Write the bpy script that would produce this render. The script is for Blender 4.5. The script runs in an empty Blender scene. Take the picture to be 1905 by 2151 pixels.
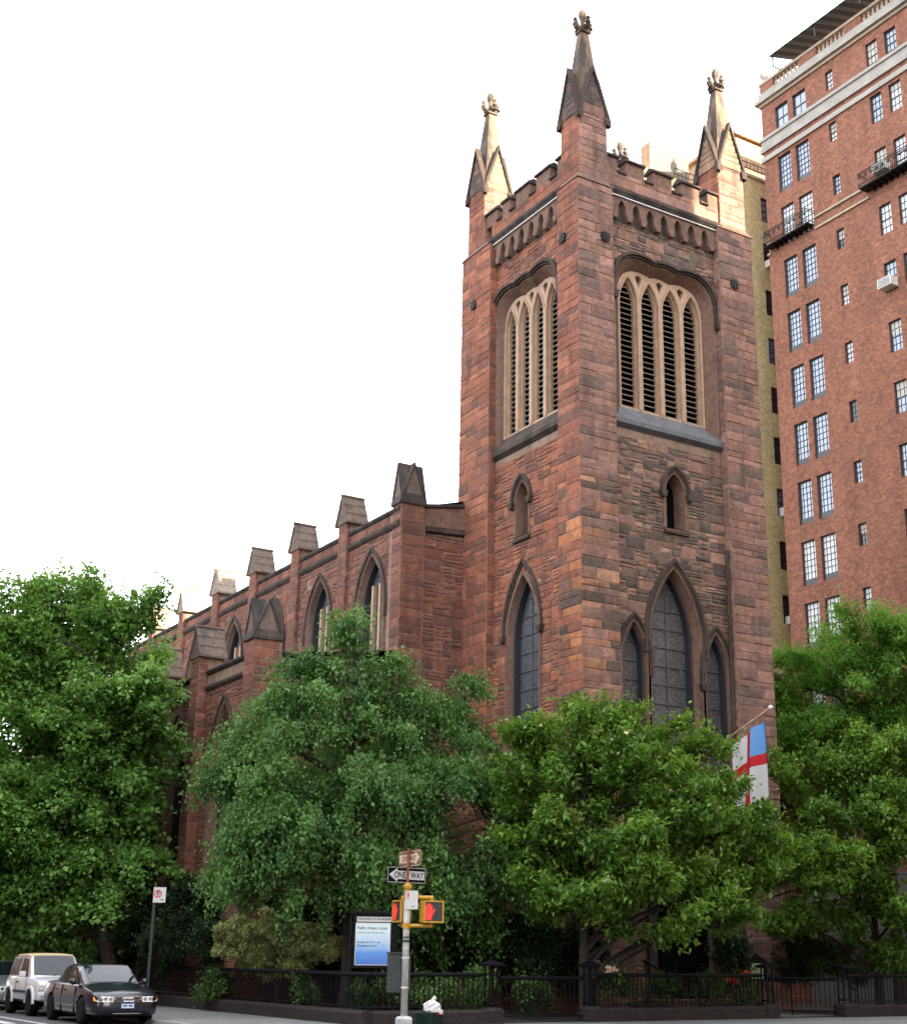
import bpy, bmesh, math, random
import numpy as np
from mathutils import Matrix, Vector
R = math.radians
scene = bpy.context.scene
COL = scene.collection

# ------------------------------------------------------------------ camera, sky, sun, exposure
cam_data = bpy.data.cameras.new('camera')
cam = bpy.data.objects.new('camera', cam_data)
COL.objects.link(cam)
cam.matrix_world = Matrix(((0.843437, -0.172286, -0.508854, -24.74833),
                           (-0.537132, -0.252480, -0.804825, -33.934056),
                           (0.010184, 0.952140, -0.305492, 1.65),
                           (0, 0, 0, 1)))
cam_data.sensor_width = 36.0
cam_data.lens = 48.647
cam_data.shift_x = -0.0388
cam_data.clip_start = 0.1
cam_data.clip_end = 2000.0
scene.camera = cam

SUN_EL = R(27.7)
sun_to = Vector((0.258 * 0.968, -0.968, 0)).normalized()          # horizontal direction towards the sun
sun_vec = Vector((sun_to.x * math.cos(SUN_EL), sun_to.y * math.cos(SUN_EL), math.sin(SUN_EL)))
sd = bpy.data.lights.new('sun', 'SUN')
sd.energy = 3.9
sd.angle = R(0.5)
sd.color = (1.0, 0.83, 0.60)
sun = bpy.data.objects.new('sun', sd)
COL.objects.link(sun)
sun.location = sun_vec * 200
sun.rotation_euler = sun_vec.to_track_quat('Z', 'Y').to_euler()

world = bpy.data.worlds.new('World')
scene.world = world
world.use_nodes = True
wn = world.node_tree
for n in list(wn.nodes):
    wn.nodes.remove(n)
w_out = wn.nodes.new('ShaderNodeOutputWorld')
w_bg = wn.nodes.new('ShaderNodeBackground')
w_sky = wn.nodes.new('ShaderNodeTexSky')
w_sky.sky_type = 'NISHITA'
w_sky.sun_disc = False
w_sky.sun_elevation = SUN_EL
w_sky.sun_rotation = math.atan2(sun_to.x, sun_to.y)
w_sky.air_density = 1.0
w_sky.dust_density = 3.0
w_sky.ozone_density = 1.0
w_hsv = wn.nodes.new('ShaderNodeHueSaturation')                    # thin high haze: a milky, nearly white summer sky
w_hsv.inputs['Saturation'].default_value = 0.30
w_hsv.inputs['Value'].default_value = 1.0
w_mix = wn.nodes.new('ShaderNodeMix')
w_mix.data_type = 'RGBA'
w_mix.inputs[0].default_value = 0.55
w_mix.inputs[7].default_value = (8.6, 8.8, 9.3, 1)
w_bg.inputs['Strength'].default_value = 0.085
wn.links.new(w_sky.outputs[0], w_hsv.inputs['Color'])
wn.links.new(w_hsv.outputs[0], w_mix.inputs[6])
wn.links.new(w_mix.outputs[2], w_bg.inputs['Color'])
wn.links.new(w_bg.outputs[0], w_out.inputs['Surface'])

scene.view_settings.view_transform = 'Standard'
scene.view_settings.look = 'None'
scene.view_settings.gamma = 1.0
scene.view_settings.use_curve_mapping = False
scene.view_settings.exposure = 2.8
scene.render.engine = 'CYCLES'
scene.cycles.max_bounces = 6
scene.cycles.diffuse_bounces = 3
scene.cycles.glossy_bounces = 3
scene.cycles.transmission_bounces = 4
scene.cycles.transparent_max_bounces = 6
scene.cycles.use_denoising = True
scene.cycles.caustics_reflective = False
scene.cycles.caustics_refractive = False
scene.cycles.sample_clamp_indirect = 6.0

rng = random.Random(11)

# ------------------------------------------------------------------ helpers: naming
def tag(o, label=None, cat=None, group=None, kind=None):
    if label: o['label'] = label
    if cat: o['category'] = cat
    if group: o['group'] = group
    if kind: o['kind'] = kind
    return o

def empty(name, loc=(0, 0, 0), rz=0.0, label=None, cat=None, group=None):
    o = bpy.data.objects.new(name, None)
    COL.objects.link(o)
    o.location = loc
    o.rotation_euler = (0, 0, rz)
    o.empty_display_size = 0.2
    return tag(o, label, cat, group)

def link(name, me, mat=None, parent=None, loc=None, rz=None):
    o = bpy.data.objects.new(name, me)
    COL.objects.link(o)
    if mat is not None and len(me.materials) == 0:
        me.materials.append(mat)
    if parent is not None: o.parent = parent
    if loc is not None: o.location = loc
    if rz is not None: o.rotation_euler = (0, 0, rz)
    return o

def copy_tree(o, parent=None):
    c = o.copy()
    COL.objects.link(c)
    c.parent = parent
    for ch in o.children:
        copy_tree(ch, c)
    return c

# ------------------------------------------------------------------ helpers: geometry
class MB:
    """collects boxes, prisms, tubes; build() links them as one mesh"""
    def __init__(s):
        s.v = []; s.f = []; s.c = []
    def add(s, vs, fs, col=None):
        b = len(s.v)
        s.v.extend([tuple(p) for p in vs])
        s.f.extend([tuple(i + b for i in f) for f in fs])
        if col is not None:
            s.c.extend([col] * len(vs))
        return s
    def box(s, x0, x1, y0, y1, z0, z1, col=None):
        vs = [(x0, y0, z0), (x1, y0, z0), (x1, y1, z0), (x0, y1, z0), (x0, y0, z1), (x1, y0, z1), (x1, y1, z1), (x0, y1, z1)]
        return s.add(vs, [(0, 3, 2, 1), (4, 5, 6, 7), (0, 1, 5, 4), (1, 2, 6, 5), (2, 3, 7, 6), (3, 0, 4, 7)], col)
    def prism(s, poly, fn, w0, w1, caps=True):
        """poly of (u,v); fn(u,v,w) -> point; extruded from w0 to w1"""
        n = len(poly)
        vs = [fn(u, v, w0) for u, v in poly] + [fn(u, v, w1) for u, v in poly]
        fs = [(i, (i + 1) % n, n + (i + 1) % n, n + i) for i in range(n)]
        if caps:
            fs += [tuple(range(n - 1, -1, -1)), tuple(range(n, 2 * n))]
        return s.add(vs, fs)
    def loft(s, rings, closed=True, cap0=True, cap1=True):
        n = len(rings[0]); vs = [p for r in rings for p in r]; fs = []
        for k in range(len(rings) - 1):
            for i in range(n if closed else n - 1):
                j = (i + 1) % n
                fs.append((k * n + i, k * n + j, (k + 1) * n + j, (k + 1) * n + i))
        if closed and cap0: fs.append(tuple(range(n - 1, -1, -1)))
        if closed and cap1: fs.append(tuple((len(rings) - 1) * n + i for i in range(n)))
        return s.add(vs, fs)
    def tube(s, pts, rad, n=8, cap=True):
        pts = [Vector(p) for p in pts]
        if not isinstance(rad, (list, tuple)): rad = [rad] * len(pts)
        rings = []; ref = None
        for i, p in enumerate(pts):
            d = (pts[min(i + 1, len(pts) - 1)] - pts[max(i - 1, 0)])
            if d.length < 1e-9: d = Vector((0, 0, 1))
            d.normalize()
            if ref is None or abs(ref.dot(d)) > 0.95:
                ref = Vector((0, 0, 1)) if abs(d.z) < 0.9 else Vector((1, 0, 0))
            a = d.cross(ref).normalized(); b = d.cross(a).normalized()
            rings.append([tuple(p + (a * math.cos(2 * math.pi * k / n) + b * math.sin(2 * math.pi * k / n)) * rad[i]) for k in range(n)])
        return s.loft(rings, True, cap, cap)
    def lathe(s, prof, n=12, c=(0, 0, 0), axis='z', cap=True):
        rings = []
        for r, h in prof:
            ring = []
            for k in range(n):
                a = 2 * math.pi * k / n
                if axis == 'z': ring.append((c[0] + r * math.cos(a), c[1] + r * math.sin(a), c[2] + h))
                elif axis == 'x': ring.append((c[0] + h, c[1] + r * math.cos(a), c[2] + r * math.sin(a)))
                else: ring.append((c[0] + r * math.sin(a), c[1] + h, c[2] + r * math.cos(a)))
            rings.append(ring)
        return s.loft(rings, True, cap, cap)
    def mesh(s, name, smooth=False):
        me = bpy.data.meshes.new(name)
        me.from_pydata(s.v, [], s.f)
        if s.c and len(s.c) == len(s.v):
            at = me.color_attributes.new('Col', 'FLOAT_COLOR', 'POINT')
            at.data.foreach_set('color', np.array([(c[0], c[1], c[2], 1.0) for c in s.c], dtype=np.float32).ravel())
        if smooth:
            me.polygons.foreach_set('use_smooth', [True] * len(me.polygons))
        me.update()
        return me
    def build(s, name, mat, parent=None, smooth=False, loc=None, rz=None):
        return link(name, s.mesh(name, smooth), mat, parent, loc, rz)

def bevel(o, w=0.01, seg=2, angle=40):
    m = o.modifiers.new('bevel', 'BEVEL')
    m.width = w; m.segments = seg; m.limit_method = 'ANGLE'; m.angle_limit = R(angle)
    return o

def fill_holes(outer, holes):
    """triangulated planar polygon with holes -> (list of (u,v), faces)"""
    bm = bmesh.new()
    for loop in [outer] + holes:
        vs = [bm.verts.new((u, v, 0)) for u, v in loop]
        for i in range(len(vs)):
            bm.edges.new((vs[i], vs[(i + 1) % len(vs)]))
    bmesh.ops.triangle_fill(bm, use_beauty=True, use_dissolve=False, edges=bm.edges[:], normal=(0, 0, 1))
    bm.verts.index_update()
    pts = [(v.co.x, v.co.y) for v in bm.verts]
    fs = [tuple(v.index for v in f.verts) for f in bm.faces]
    bm.free()
    return pts, fs

def plate(mb, fn, outer, holes, w0, w1, back=True):
    """plate with holes between depth w0 (front) and w1 (back)"""
    pts, fs = fill_holes(outer, holes)
    n = len(pts)
    vs = [fn(u, v, w0) for u, v in pts]
    ff = list(fs)
    if back:
        vs += [fn(u, v, w1) for u, v in pts]
        ff += [tuple(i + n for i in reversed(f)) for f in fs]
    mb.add(vs, ff)
    for loop in [outer] + holes:
        k = len(loop)
        mb.add([fn(u, v, w0) for u, v in loop] + [fn(u, v, w1) for u, v in loop], [(i, (i + 1) % k, k + (i + 1) % k, k + i) for i in range(k)])
    return mb

def band(mb, fn, inner, outer, w0, w1, closed=False):
    """moulding strip between two equally long contours, from depth w0 out to w1"""
    n = len(inner)
    vs = []
    for w, cont in ((w0, outer), (w1, outer), (w1, inner), (w0, inner)):
        vs += [fn(u, v, w) for u, v in cont]
    fs = []
    for i in range(n if closed else n - 1):
        j = (i + 1) % n
        for a, b in ((0, 1), (1, 2), (2, 3), (3, 0)):
            fs.append((a * n + i, a * n + j, b * n + j, b * n + i))
    if not closed:
        fs.append((0, n, 2 * n, 3 * n)); fs.append((n - 1, 2 * n - 1, 3 * n - 1, 4 * n - 1))
    mb.add(vs, fs)
    return mb

def lancet(uc, half, vbase, vspring, rise, n=9):
    """pointed arch outline, from bottom left round to bottom right"""
    Rr = (half * half + rise * rise) / (2 * half)
    pts = [(uc - half, vbase)]
    a_end = math.asin(min(1.0, rise / Rr))
    for i in range(n + 1):
        a = a_end * i / n
        pts.append((uc - half + Rr - Rr * math.cos(a), vspring + Rr * math.sin(a)))
    pts[-1] = (uc, vspring + rise)
    right = [(2 * uc - u, v) for u, v in pts[:-1]][::-1]
    return pts + right

def FR(y0):      # wall facing the avenue (-Y)
    return lambda u, v, w: (u, y0 - w, v)
def FL(x0):      # wall facing the side street (-X)
    return lambda u, v, w: (x0 - w, u, v)

# ------------------------------------------------------------------ materials
def srgb(r, g, b):
    f = lambda c: c / 12.92 if c <= 0.04045 else ((c + 0.055) / 1.055) ** 2.4
    return (f(r / 255), f(g / 255), f(b / 255))

def mat_new(name):
    m = bpy.data.materials.new(name)
    m.use_nodes = True
    nt = m.node_tree
    return m, nt, nt.nodes['Principled BSDF']

def N(nt, typ, **kw):
    n = nt.nodes.new(typ)
    for k, v in kw.items():
        if k in n.inputs: n.inputs[k].default_value = v
        else: setattr(n, k, v)
    return n

def simple(name, col, rough=0.6, metal=0.0, var=0.0, scale=6.0, bump=0.0, spec=0.5, emit=None, estr=0.0, coat=0.0):
    m, nt, p = mat_new(name)
    p.inputs['Roughness'].default_value = rough
    p.inputs['Metallic'].default_value = metal
    p.inputs['Specular IOR Level'].default_value = spec
    if coat:
        p.inputs['Coat Weight'].default_value = coat
        p.inputs['Coat Roughness'].default_value = 0.04
    if var or bump:
        tc = N(nt, 'ShaderNodeTexCoord')
        ns = N(nt, 'ShaderNodeTexNoise', Scale=scale, Detail=6.0, Roughness=0.65)
        nt.links.new(tc.outputs['Object'], ns.inputs['Vector'])
    if var:
        cr = N(nt, 'ShaderNodeValToRGB')
        cr.color_ramp.elements[0].position = 0.3; cr.color_ramp.elements[1].position = 0.7
        cr.color_ramp.elements[0].color = (*[c * (1 - var) for c in col], 1)
        cr.color_ramp.elements[1].color = (*[min(1, c * (1 + var)) for c in col], 1)
        nt.links.new(ns.outputs['Fac'], cr.inputs['Fac'])
        nt.links.new(cr.outputs['Color'], p.inputs['Base Color'])
    else:
        p.inputs['Base Color'].default_value = (*col, 1)
    if bump:
        bp = N(nt, 'ShaderNodeBump', Strength=bump, Distance=0.02)
        nt.links.new(ns.outputs['Fac'], bp.inputs['Height'])
        nt.links.new(bp.outputs['Normal'], p.inputs['Normal'])
    if emit:
        p.inputs['Emission Color'].default_value = (*emit, 1)
        p.inputs['Emission Strength'].default_value = estr
    return m

def stone_mat(name, base=None, attr=True, stain=0.35, dark=(0.03, 0.028, 0.026), bump=0.8, sc=5.0, stain_lo=0.5, stain_hi=0.72):
    """brownstone: per-stone colour attribute (or one base), mottling, soot streaks, grain"""
    m, nt, p = mat_new(name)
    L = nt.links.new
    tc = N(nt, 'ShaderNodeTexCoord')
    if attr:
        a = N(nt, 'ShaderNodeVertexColor', layer_name='Col'); src = a.outputs['Color']
    else:
        a = N(nt, 'ShaderNodeRGB'); a.outputs[0].default_value = (*base, 1); src = a.outputs[0]
    n1 = N(nt, 'ShaderNodeTexNoise', Scale=sc, Detail=8.0, Roughness=0.7)
    L(tc.outputs['Object'], n1.inputs['Vector'])
    r1 = N(nt, 'ShaderNodeMapRange'); r1.inputs['From Min'].default_value = 0.3; r1.inputs['From Max'].default_value = 0.7
    r1.inputs['To Min'].default_value = 0.62; r1.inputs['To Max'].default_value = 1.30
    L(n1.outputs['Fac'], r1.inputs['Value'])
    mx = N(nt, 'ShaderNodeMix', data_type='RGBA', blend_type='MULTIPLY'); mx.inputs[0].default_value = 1.0
    L(src, mx.inputs[6]); L(r1.outputs[0], mx.inputs[7])
    mp = N(nt, 'ShaderNodeMapping'); mp.inputs['Scale'].default_value = (1.1, 1.1, 0.28)
    L(tc.outputs['Object'], mp.inputs['Vector'])
    n2 = N(nt, 'ShaderNodeTexNoise', Scale=1.6, Detail=6.0, Roughness=0.62)
    L(mp.outputs[0], n2.inputs['Vector'])
    r2 = N(nt, 'ShaderNodeMapRange'); r2.inputs['From Min'].default_value = stain_lo; r2.inputs['From Max'].default_value = stain_hi
    r2.inputs['To Min'].default_value = 0.0; r2.inputs['To Max'].default_value = stain
    L(n2.outputs['Fac'], r2.inputs['Value'])
    m2 = N(nt, 'ShaderNodeMix', data_type='RGBA'); L(r2.outputs[0], m2.inputs[0])
    L(mx.outputs[2], m2.inputs[6]); m2.inputs[7].default_value = (*dark, 1)
    L(m2.outputs[2], p.inputs['Base Color'])
    n3 = N(nt, 'ShaderNodeTexNoise', Scale=15.0, Detail=5.0, Roughness=0.7)
    L(tc.outputs['Object'], n3.inputs['Vector'])
    bp = N(nt, 'ShaderNodeBump', Strength=bump, Distance=0.045)
    L(n3.outputs['Fac'], bp.inputs['Height']); L(bp.outputs['Normal'], p.inputs['Normal'])
    p.inputs['Roughness'].default_value = 0.9
    p.inputs['Specular IOR Level'].default_value = 0.2
    return m

def brick_mat(name, c1, c2, mort, plane='yz', scale=1.0, var=0.25):
    """courses of brick too small to pick apart: laid in wall coordinates (metres)"""
    m, nt, p = mat_new(name)
    L = nt.links.new
    tc = N(nt, 'ShaderNodeTexCoord')
    sx = N(nt, 'ShaderNodeSeparateXYZ'); L(tc.outputs['Object'], sx.inputs[0])
    cx = N(nt, 'ShaderNodeCombineXYZ')
    ad = N(nt, 'ShaderNodeMath', operation='ADD')                   # x+y: runs along either wall direction
    L(sx.outputs['X'], ad.inputs[0]); L(sx.outputs['Y'], ad.inputs[1])
    L(ad.outputs[0], cx.inputs['X']); L(sx.outputs['Z'], cx.inputs['Y'])
    bk = N(nt, 'ShaderNodeTexBrick')
    bk.inputs['Color1'].default_value = (*c1, 1); bk.inputs['Color2'].default_value = (*c2, 1); bk.inputs['Mortar'].default_value = (*mort, 1)
    bk.inputs['Scale'].default_value = scale
    bk.inputs['Mortar Size'].default_value = 0.006; bk.inputs['Mortar Smooth'].default_value = 0.3
    bk.inputs['Brick Width'].default_value = 0.21; bk.inputs['Row Height'].default_value = 0.07
    bk.inputs['Bias'].default_value = -0.1
    L(cx.outputs[0], bk.inputs['Vector'])
    mpb = N(nt, 'ShaderNodeMapping'); mpb.inputs['Scale'].default_value = (1, 1, 0.22); L(tc.outputs['Object'], mpb.inputs['Vector'])
    n1 = N(nt, 'ShaderNodeTexNoise', Scale=0.9, Detail=8.0, Roughness=0.6); L(mpb.outputs[0], n1.inputs['Vector'])
    r1 = N(nt, 'ShaderNodeMapRange'); r1.inputs['From Min'].default_value = 0.3; r1.inputs['From Max'].default_value = 0.7
    r1.inputs['To Min'].default_value = 1 - var; r1.inputs['To Max'].default_value = 1 + var
    L(n1.outputs['Fac'], r1.inputs['Value'])
    vo = N(nt, 'ShaderNodeTexVoronoi', Scale=8.0); L(cx.outputs[0], vo.inputs['Vector'])
    hs = N(nt, 'ShaderNodeSeparateColor'); L(vo.outputs['Color'], hs.inputs[0])
    r2 = N(nt, 'ShaderNodeMapRange'); r2.inputs['To Min'].default_value = 0.80; r2.inputs['To Max'].default_value = 1.20
    L(hs.outputs[0], r2.inputs['Value'])
    mu = N(nt, 'ShaderNodeMath', operation='MULTIPLY'); L(r1.outputs[0], mu.inputs[0]); L(r2.outputs[0], mu.inputs[1])
    mx = N(nt, 'ShaderNodeMix', data_type='RGBA', blend_type='MULTIPLY'); mx.inputs[0].default_value = 1.0
    L(bk.outputs['Color'], mx.inputs[6]); L(mu.outputs[0], mx.inputs[7])
    L(mx.outputs[2], p.inputs['Base Color'])
    p.inputs['Roughness'].default_value = 0.9; p.inputs['Specular IOR Level'].default_value = 0.2
    return m

def leaf_mat(name, c_dark, c_light, trans=0.3, rough=0.45):
    m = bpy.data.materials.new(name); m.use_nodes = True
    nt = m.node_tree; L = nt.links.new
    p = nt.nodes['Principled BSDF']; out = nt.nodes['Material Output']
    a = N(nt, 'ShaderNodeAttribute', attribute_name='tone')
    cr = N(nt, 'ShaderNodeValToRGB')
    cr.color_ramp.elements[0].color = (*c_dark, 1); cr.color_ramp.elements[1].color = (*c_light, 1)
    L(a.outputs['Fac'], cr.inputs['Fac'])
    L(cr.outputs['Color'], p.inputs['Base Color'])
    p.inputs['Roughness'].default_value = rough
    p.inputs['Specular IOR Level'].default_value = 0.22
    tr = N(nt, 'ShaderNodeBsdfTranslucent')
    hs = N(nt, 'ShaderNodeHueSaturation', Hue=0.48, Saturation=1.1, Value=1.3)
    L(cr.outputs['Color'], hs.inputs['Color']); L(hs.outputs[0], tr.inputs['Color'])
    mx = N(nt, 'ShaderNodeMixShader'); mx.inputs[0].default_value = trans
    L(p.outputs[0], mx.inputs[1]); L(tr.outputs[0], mx.inputs[2]); L(mx.outputs[0], out.inputs['Surface'])
    return m

def glass_mat(name, col, rough=0.04, ior=1.9, var=None):
    m, nt, p = mat_new(name)
    p.inputs['Base Color'].default_value = (*col, 1)
    p.inputs['Roughness'].default_value = rough
    p.inputs['IOR'].default_value = ior
    p.inputs['Specular IOR Level'].default_value = 0.5
    tc = N(nt, 'ShaderNodeTexCoord'); ns = N(nt, 'ShaderNodeTexNoise', Scale=1.3, Detail=2.0)
    nt.links.new(tc.outputs['Object'], ns.inputs['Vector'])
    bp = N(nt, 'ShaderNodeBump', Strength=0.06, Distance=0.05)
    nt.links.new(ns.outputs['Fac'], bp.inputs['Height']); nt.links.new(bp.outputs['Normal'], p.inputs['Normal'])
    return m

def leaded_mat(name):
    """protective-glazed stained glass seen from outside: dull grey panes, dark leads"""
    m, nt, p = mat_new(name); L = nt.links.new
    tc = N(nt, 'ShaderNodeTexCoord')
    vo = N(nt, 'ShaderNodeTexVoronoi', Scale=13.0, feature='DISTANCE_TO_EDGE'); L(tc.outputs['Object'], vo.inputs['Vector'])
    r = N(nt, 'ShaderNodeMapRange'); r.inputs['From Min'].default_value = 0.03; r.inputs['From Max'].default_value = 0.08
    L(vo.outputs['Distance'], r.inputs['Value'])
    v2 = N(nt, 'ShaderNodeTexVoronoi', Scale=13.0); L(tc.outputs['Object'], v2.inputs['Vector'])
    cr = N(nt, 'ShaderNodeValToRGB')
    cr.color_ramp.elements[0].color = (0.018, 0.02, 0.026, 1); cr.color_ramp.elements[1].color = (0.05, 0.055, 0.065, 1)
    sp = N(nt, 'ShaderNodeSeparateColor'); L(v2.outputs['Color'], sp.inputs[0]); L(sp.outputs[0], cr.inputs['Fac'])
    mx = N(nt, 'ShaderNodeMix', data_type='RGBA'); L(r.outputs[0], mx.inputs[0])
    mx.inputs[6].default_value = (0.15, 0.155, 0.17, 1); L(cr.outputs['Color'], mx.inputs[7])
    L(mx.outputs[2], p.inputs['Base Color'])
    p.inputs['Roughness'].default_value = 0.35
    return m

M = {}
M['stone'] = stone_mat('brownstone', attr=True, stain=0.6, stain_lo=0.47, stain_hi=0.74)
M['mortar'] = stone_mat('mortar', base=(0.235, 0.165, 0.125), attr=False, stain=0.4, bump=0.3)
M['dressed'] = stone_mat('dressed_brownstone', base=(0.17, 0.103, 0.078), attr=False, stain=0.5)
M['dressed_dark'] = stone_mat('sooty_brownstone', base=(0.075, 0.054, 0.045), attr=False, stain=0.8, stain_lo=0.4, stain_hi=0.62)
M['cap_dark'] = stone_mat('weathered_dark_stone', base=(0.085, 0.068, 0.060), attr=False, stain=0.8, stain_lo=0.38, stain_hi=0.6, dark=(0.02, 0.021, 0.025))
M['cap_sunlit'] = stone_mat('weathered_sunlit_cap_stone', base=(0.26, 0.21, 0.165), attr=False, stain=0.35, dark=(0.06, 0.055, 0.055))
M['cap_mid'] = stone_mat('weathered_brown_cap_stone', base=(0.15, 0.115, 0.095), attr=False, stain=0.6, dark=(0.03, 0.03, 0.034))
M['pinnacle'] = stone_mat('pinnacle_stone', base=(0.20, 0.145, 0.105), attr=False, stain=0.85, stain_lo=0.40, stain_hi=0.58, dark=(0.035, 0.033, 0.034), sc=3.0)
M['finial'] = stone_mat('finial_stone', base=(0.15, 0.115, 0.085), attr=False, stain=0.9, stain_lo=0.40, stain_hi=0.55, dark=(0.025, 0.024, 0.025), sc=3.0)
M['slate'] = simple('grey_slate', (0.075, 0.078, 0.088), 0.6, var=0.35, scale=3.0, bump=0.2)
M['lead'] = simple('lead_flashing', (0.55, 0.53, 0.52), 0.6, var=0.2)
M['tan'] = simple('tan_painted_tracery', (0.35, 0.235, 0.155), 0.65, var=0.22, scale=4.0, bump=0.1)
M['louver'] = simple('weathered_louver', (0.22, 0.20, 0.18), 0.75, var=0.3)
M['black'] = simple('dark_interior', (0.002, 0.002, 0.0025), 0.9, spec=0.1)
M['leaded'] = leaded_mat('leaded_glass')
M['iron'] = simple('black_iron', (0.012, 0.012, 0.014), 0.6, var=0.3, scale=20, spec=0.2)
M['frame_dark'] = simple('dark_blue_grey_paint', (0.022, 0.024, 0.032), 0.5)
M['white'] = simple('white_paint', (0.6, 0.6, 0.59), 0.5, var=0.08)
M['bark'] = simple('bark', (0.024, 0.019, 0.016), 0.95, var=0.4, scale=9, bump=0.8)
M['asphalt'] = simple('asphalt', (0.045, 0.048, 0.050), 0.85, var=0.3, scale=5, bump=0.3)
M['paving'] = simple('concrete_paving', (0.15, 0.15, 0.15), 0.85, var=0.22, scale=1.6, bump=0.1)
def add_joints(m, size):
    nt = m.node_tree; p = nt.nodes['Principled BSDF']; L = nt.links.new
    src = p.inputs['Base Color'].links[0].from_socket
    tc = N(nt, 'ShaderNodeTexCoord'); bk = N(nt, 'ShaderNodeTexBrick'); bk.offset = 0.0
    bk.inputs['Scale'].default_value = 1.0; bk.inputs['Brick Width'].default_value = size; bk.inputs['Row Height'].default_value = size; bk.inputs['Mortar Size'].default_value = 0.012
    bk.inputs['Color1'].default_value = (1, 1, 1, 1); bk.inputs['Color2'].default_value = (0.82, 0.82, 0.82, 1); bk.inputs['Mortar'].default_value = (0.3, 0.3, 0.3, 1)
    L(tc.outputs['Object'], bk.inputs['Vector'])
    mx = N(nt, 'ShaderNodeMix', data_type='RGBA', blend_type='MULTIPLY'); mx.inputs[0].default_value = 1.0
    L(src, mx.inputs[6]); L(bk.outputs['Color'], mx.inputs[7]); L(mx.outputs[2], p.inputs['Base Color'])
add_joints(M['paving'], 1.5)
M['kerb'] = simple('granite_kerb', (0.27, 0.26, 0.26), 0.8, var=0.2)
M['soil'] = simple('garden_soil', (0.03, 0.024, 0.018), 0.95, var=0.4, bump=0.5)
M['roadpaint'] = simple('road_paint', (0.45, 0.45, 0.44), 0.7, var=0.15, scale=8)
# ------------------------------------------------------------------ ground
def plane_obj(name, x0, x1, y0, y1, z, mat, kind='structure'):
    mb = MB().add([(x0, y0, z), (x1, y0, z), (x1, y1, z), (x0, y1, z)], [(0, 1, 2, 3)])
    return tag(mb.build(name, mat), kind=kind)

ZR, ZS = -0.06, 0.05                                              # road and pavement levels
tag(plane_obj('road', -500, 500, -500, 500, ZR, M['asphalt']))
def rounded_block(x0, y0, x1, y1, r=3.0, n=8):
    """pavement outline with a rounded street corner at (x0,y0)"""
    pts = [(x1, y0), (x1, y1), (x0, y1)]
    for i in range(n + 1):
        a = math.pi + (math.pi / 2) * i / n
        pts.append((x0 + r + r * math.cos(a), y0 + r + r * math.sin(a)))
    return pts
PX, PY = -12.05, -10.6                                            # kerb lines: side street, avenue
mb = MB().prism(rounded_block(PX, PY, 120, 160), lambda u, v, w: (u, v, w), ZR - 0.05, ZS)
pavement = tag(mb.build('pavement', M['paving']), kind='structure')
inner = rounded_block(PX, PY, 120, 160)
mbk = MB()
outer = [(x - (0.16 if x < 100 and y > -7 and x < -9 else 0.0), y) for x, y in inner]
kin = inner[2:]
kout = []
for i, (x, y) in enumerate(kin):
    if i == 0: kout.append((x - 0.16, y))
    else:
        cx_, cy_ = PX + 3, PY + 3
        d = Vector((x - cx_, y - cy_)).normalized()
        kout.append((x + d.x * 0.16, y + d.y * 0.16))
kin.append((120, PY)); kout.append((120, PY - 0.16))
band(mbk, lambda u, v, w: (u, v, w), kin, kout, ZR - 0.05, ZS + 0.004)
tag(mbk.build('kerb', M['kerb']), kind='structure')
# pavement joints: recessed score lines, near part only
tag(plane_obj('garden_bed', -8.35, 21.9, -2.85, 60, ZS + 0.02, M['soil']))
tag(plane_obj('garden_path', 2.6, 7.2, -2.95, 0.2, ZS + 0.03, M['paving']))
# painted lane lines
for k, (x0, x1, y0, y1) in enumerate([(-14.62, -14.5, -6, 70), (-15.4, -15.1, 3.0, 5.4), (-15.4, -15.1, 7.0, 9.4), (-16.3, -16.0, 1.0, 3.6), (-16.3, -16.0, 6.0, 8.2)]):
    plane_obj('lane_line', x0, x1, y0, y1, ZR + 0.004, M['roadpaint'])

# ------------------------------------------------------------------ church: stonework generator
TW, TD = 7.95, 7.6                                                # tower size along the avenue / along the side street
church = empty('stone_church', (0, 0, 0), label='reddish brownstone Gothic church with square pinnacled corner tower', cat='church')
PAL_R = [srgb(*c) for c in ((124, 97, 84), (117, 92, 80), (134, 102, 88), (112, 92, 82), (100, 86, 78), (90, 80, 73), (145, 107, 87), (130, 96, 80), (108, 90, 79), (84, 76, 71), (138, 102, 86), (157, 120, 98))]
PAL_B = [srgb(*c) for c in ((145, 109, 96), (139, 104, 92), (151, 114, 101), (134, 102, 92), (143, 107, 91), (131, 101, 91), (147, 113, 101), (113, 93, 86))]
PAL_L = [srgb(*c) for c in ((143, 90, 71), (137, 86, 68), (148, 94, 74), (131, 84, 69), (140, 91, 74), (127, 84, 71), (151, 98, 75), (111, 78, 67))]  # redder than the avenue face, partly warm reflected light put into the colour
PAL_N = [srgb(*c) for c in ((126, 83, 69), (121, 80, 67), (133, 88, 73), (115, 77, 67), (126, 85, 72), (106, 75, 66))]
def greyer(pal, t):
    return [tuple(c + ((0.3 * p[0] + 0.6 * p[1] + 0.1 * p[2]) - c) * t for c in p) for p in pal]
PAL_R = greyer(PAL_R, 0.16); PAL_B = greyer(PAL_B, 0.06)
PAL_M = PAL_B[:5] + [srgb(*c) for c in ((100, 84, 77), (92, 79, 73), (164, 124, 100), (158, 116, 90), (110, 90, 82), (150, 108, 86), (120, 96, 86))]
PAL_ML = PAL_L[:5] + [srgb(*c) for c in ((98, 76, 68), (88, 71, 65), (172, 116, 80), (166, 108, 72), (106, 80, 70), (160, 104, 74), (114, 84, 72))]
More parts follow.
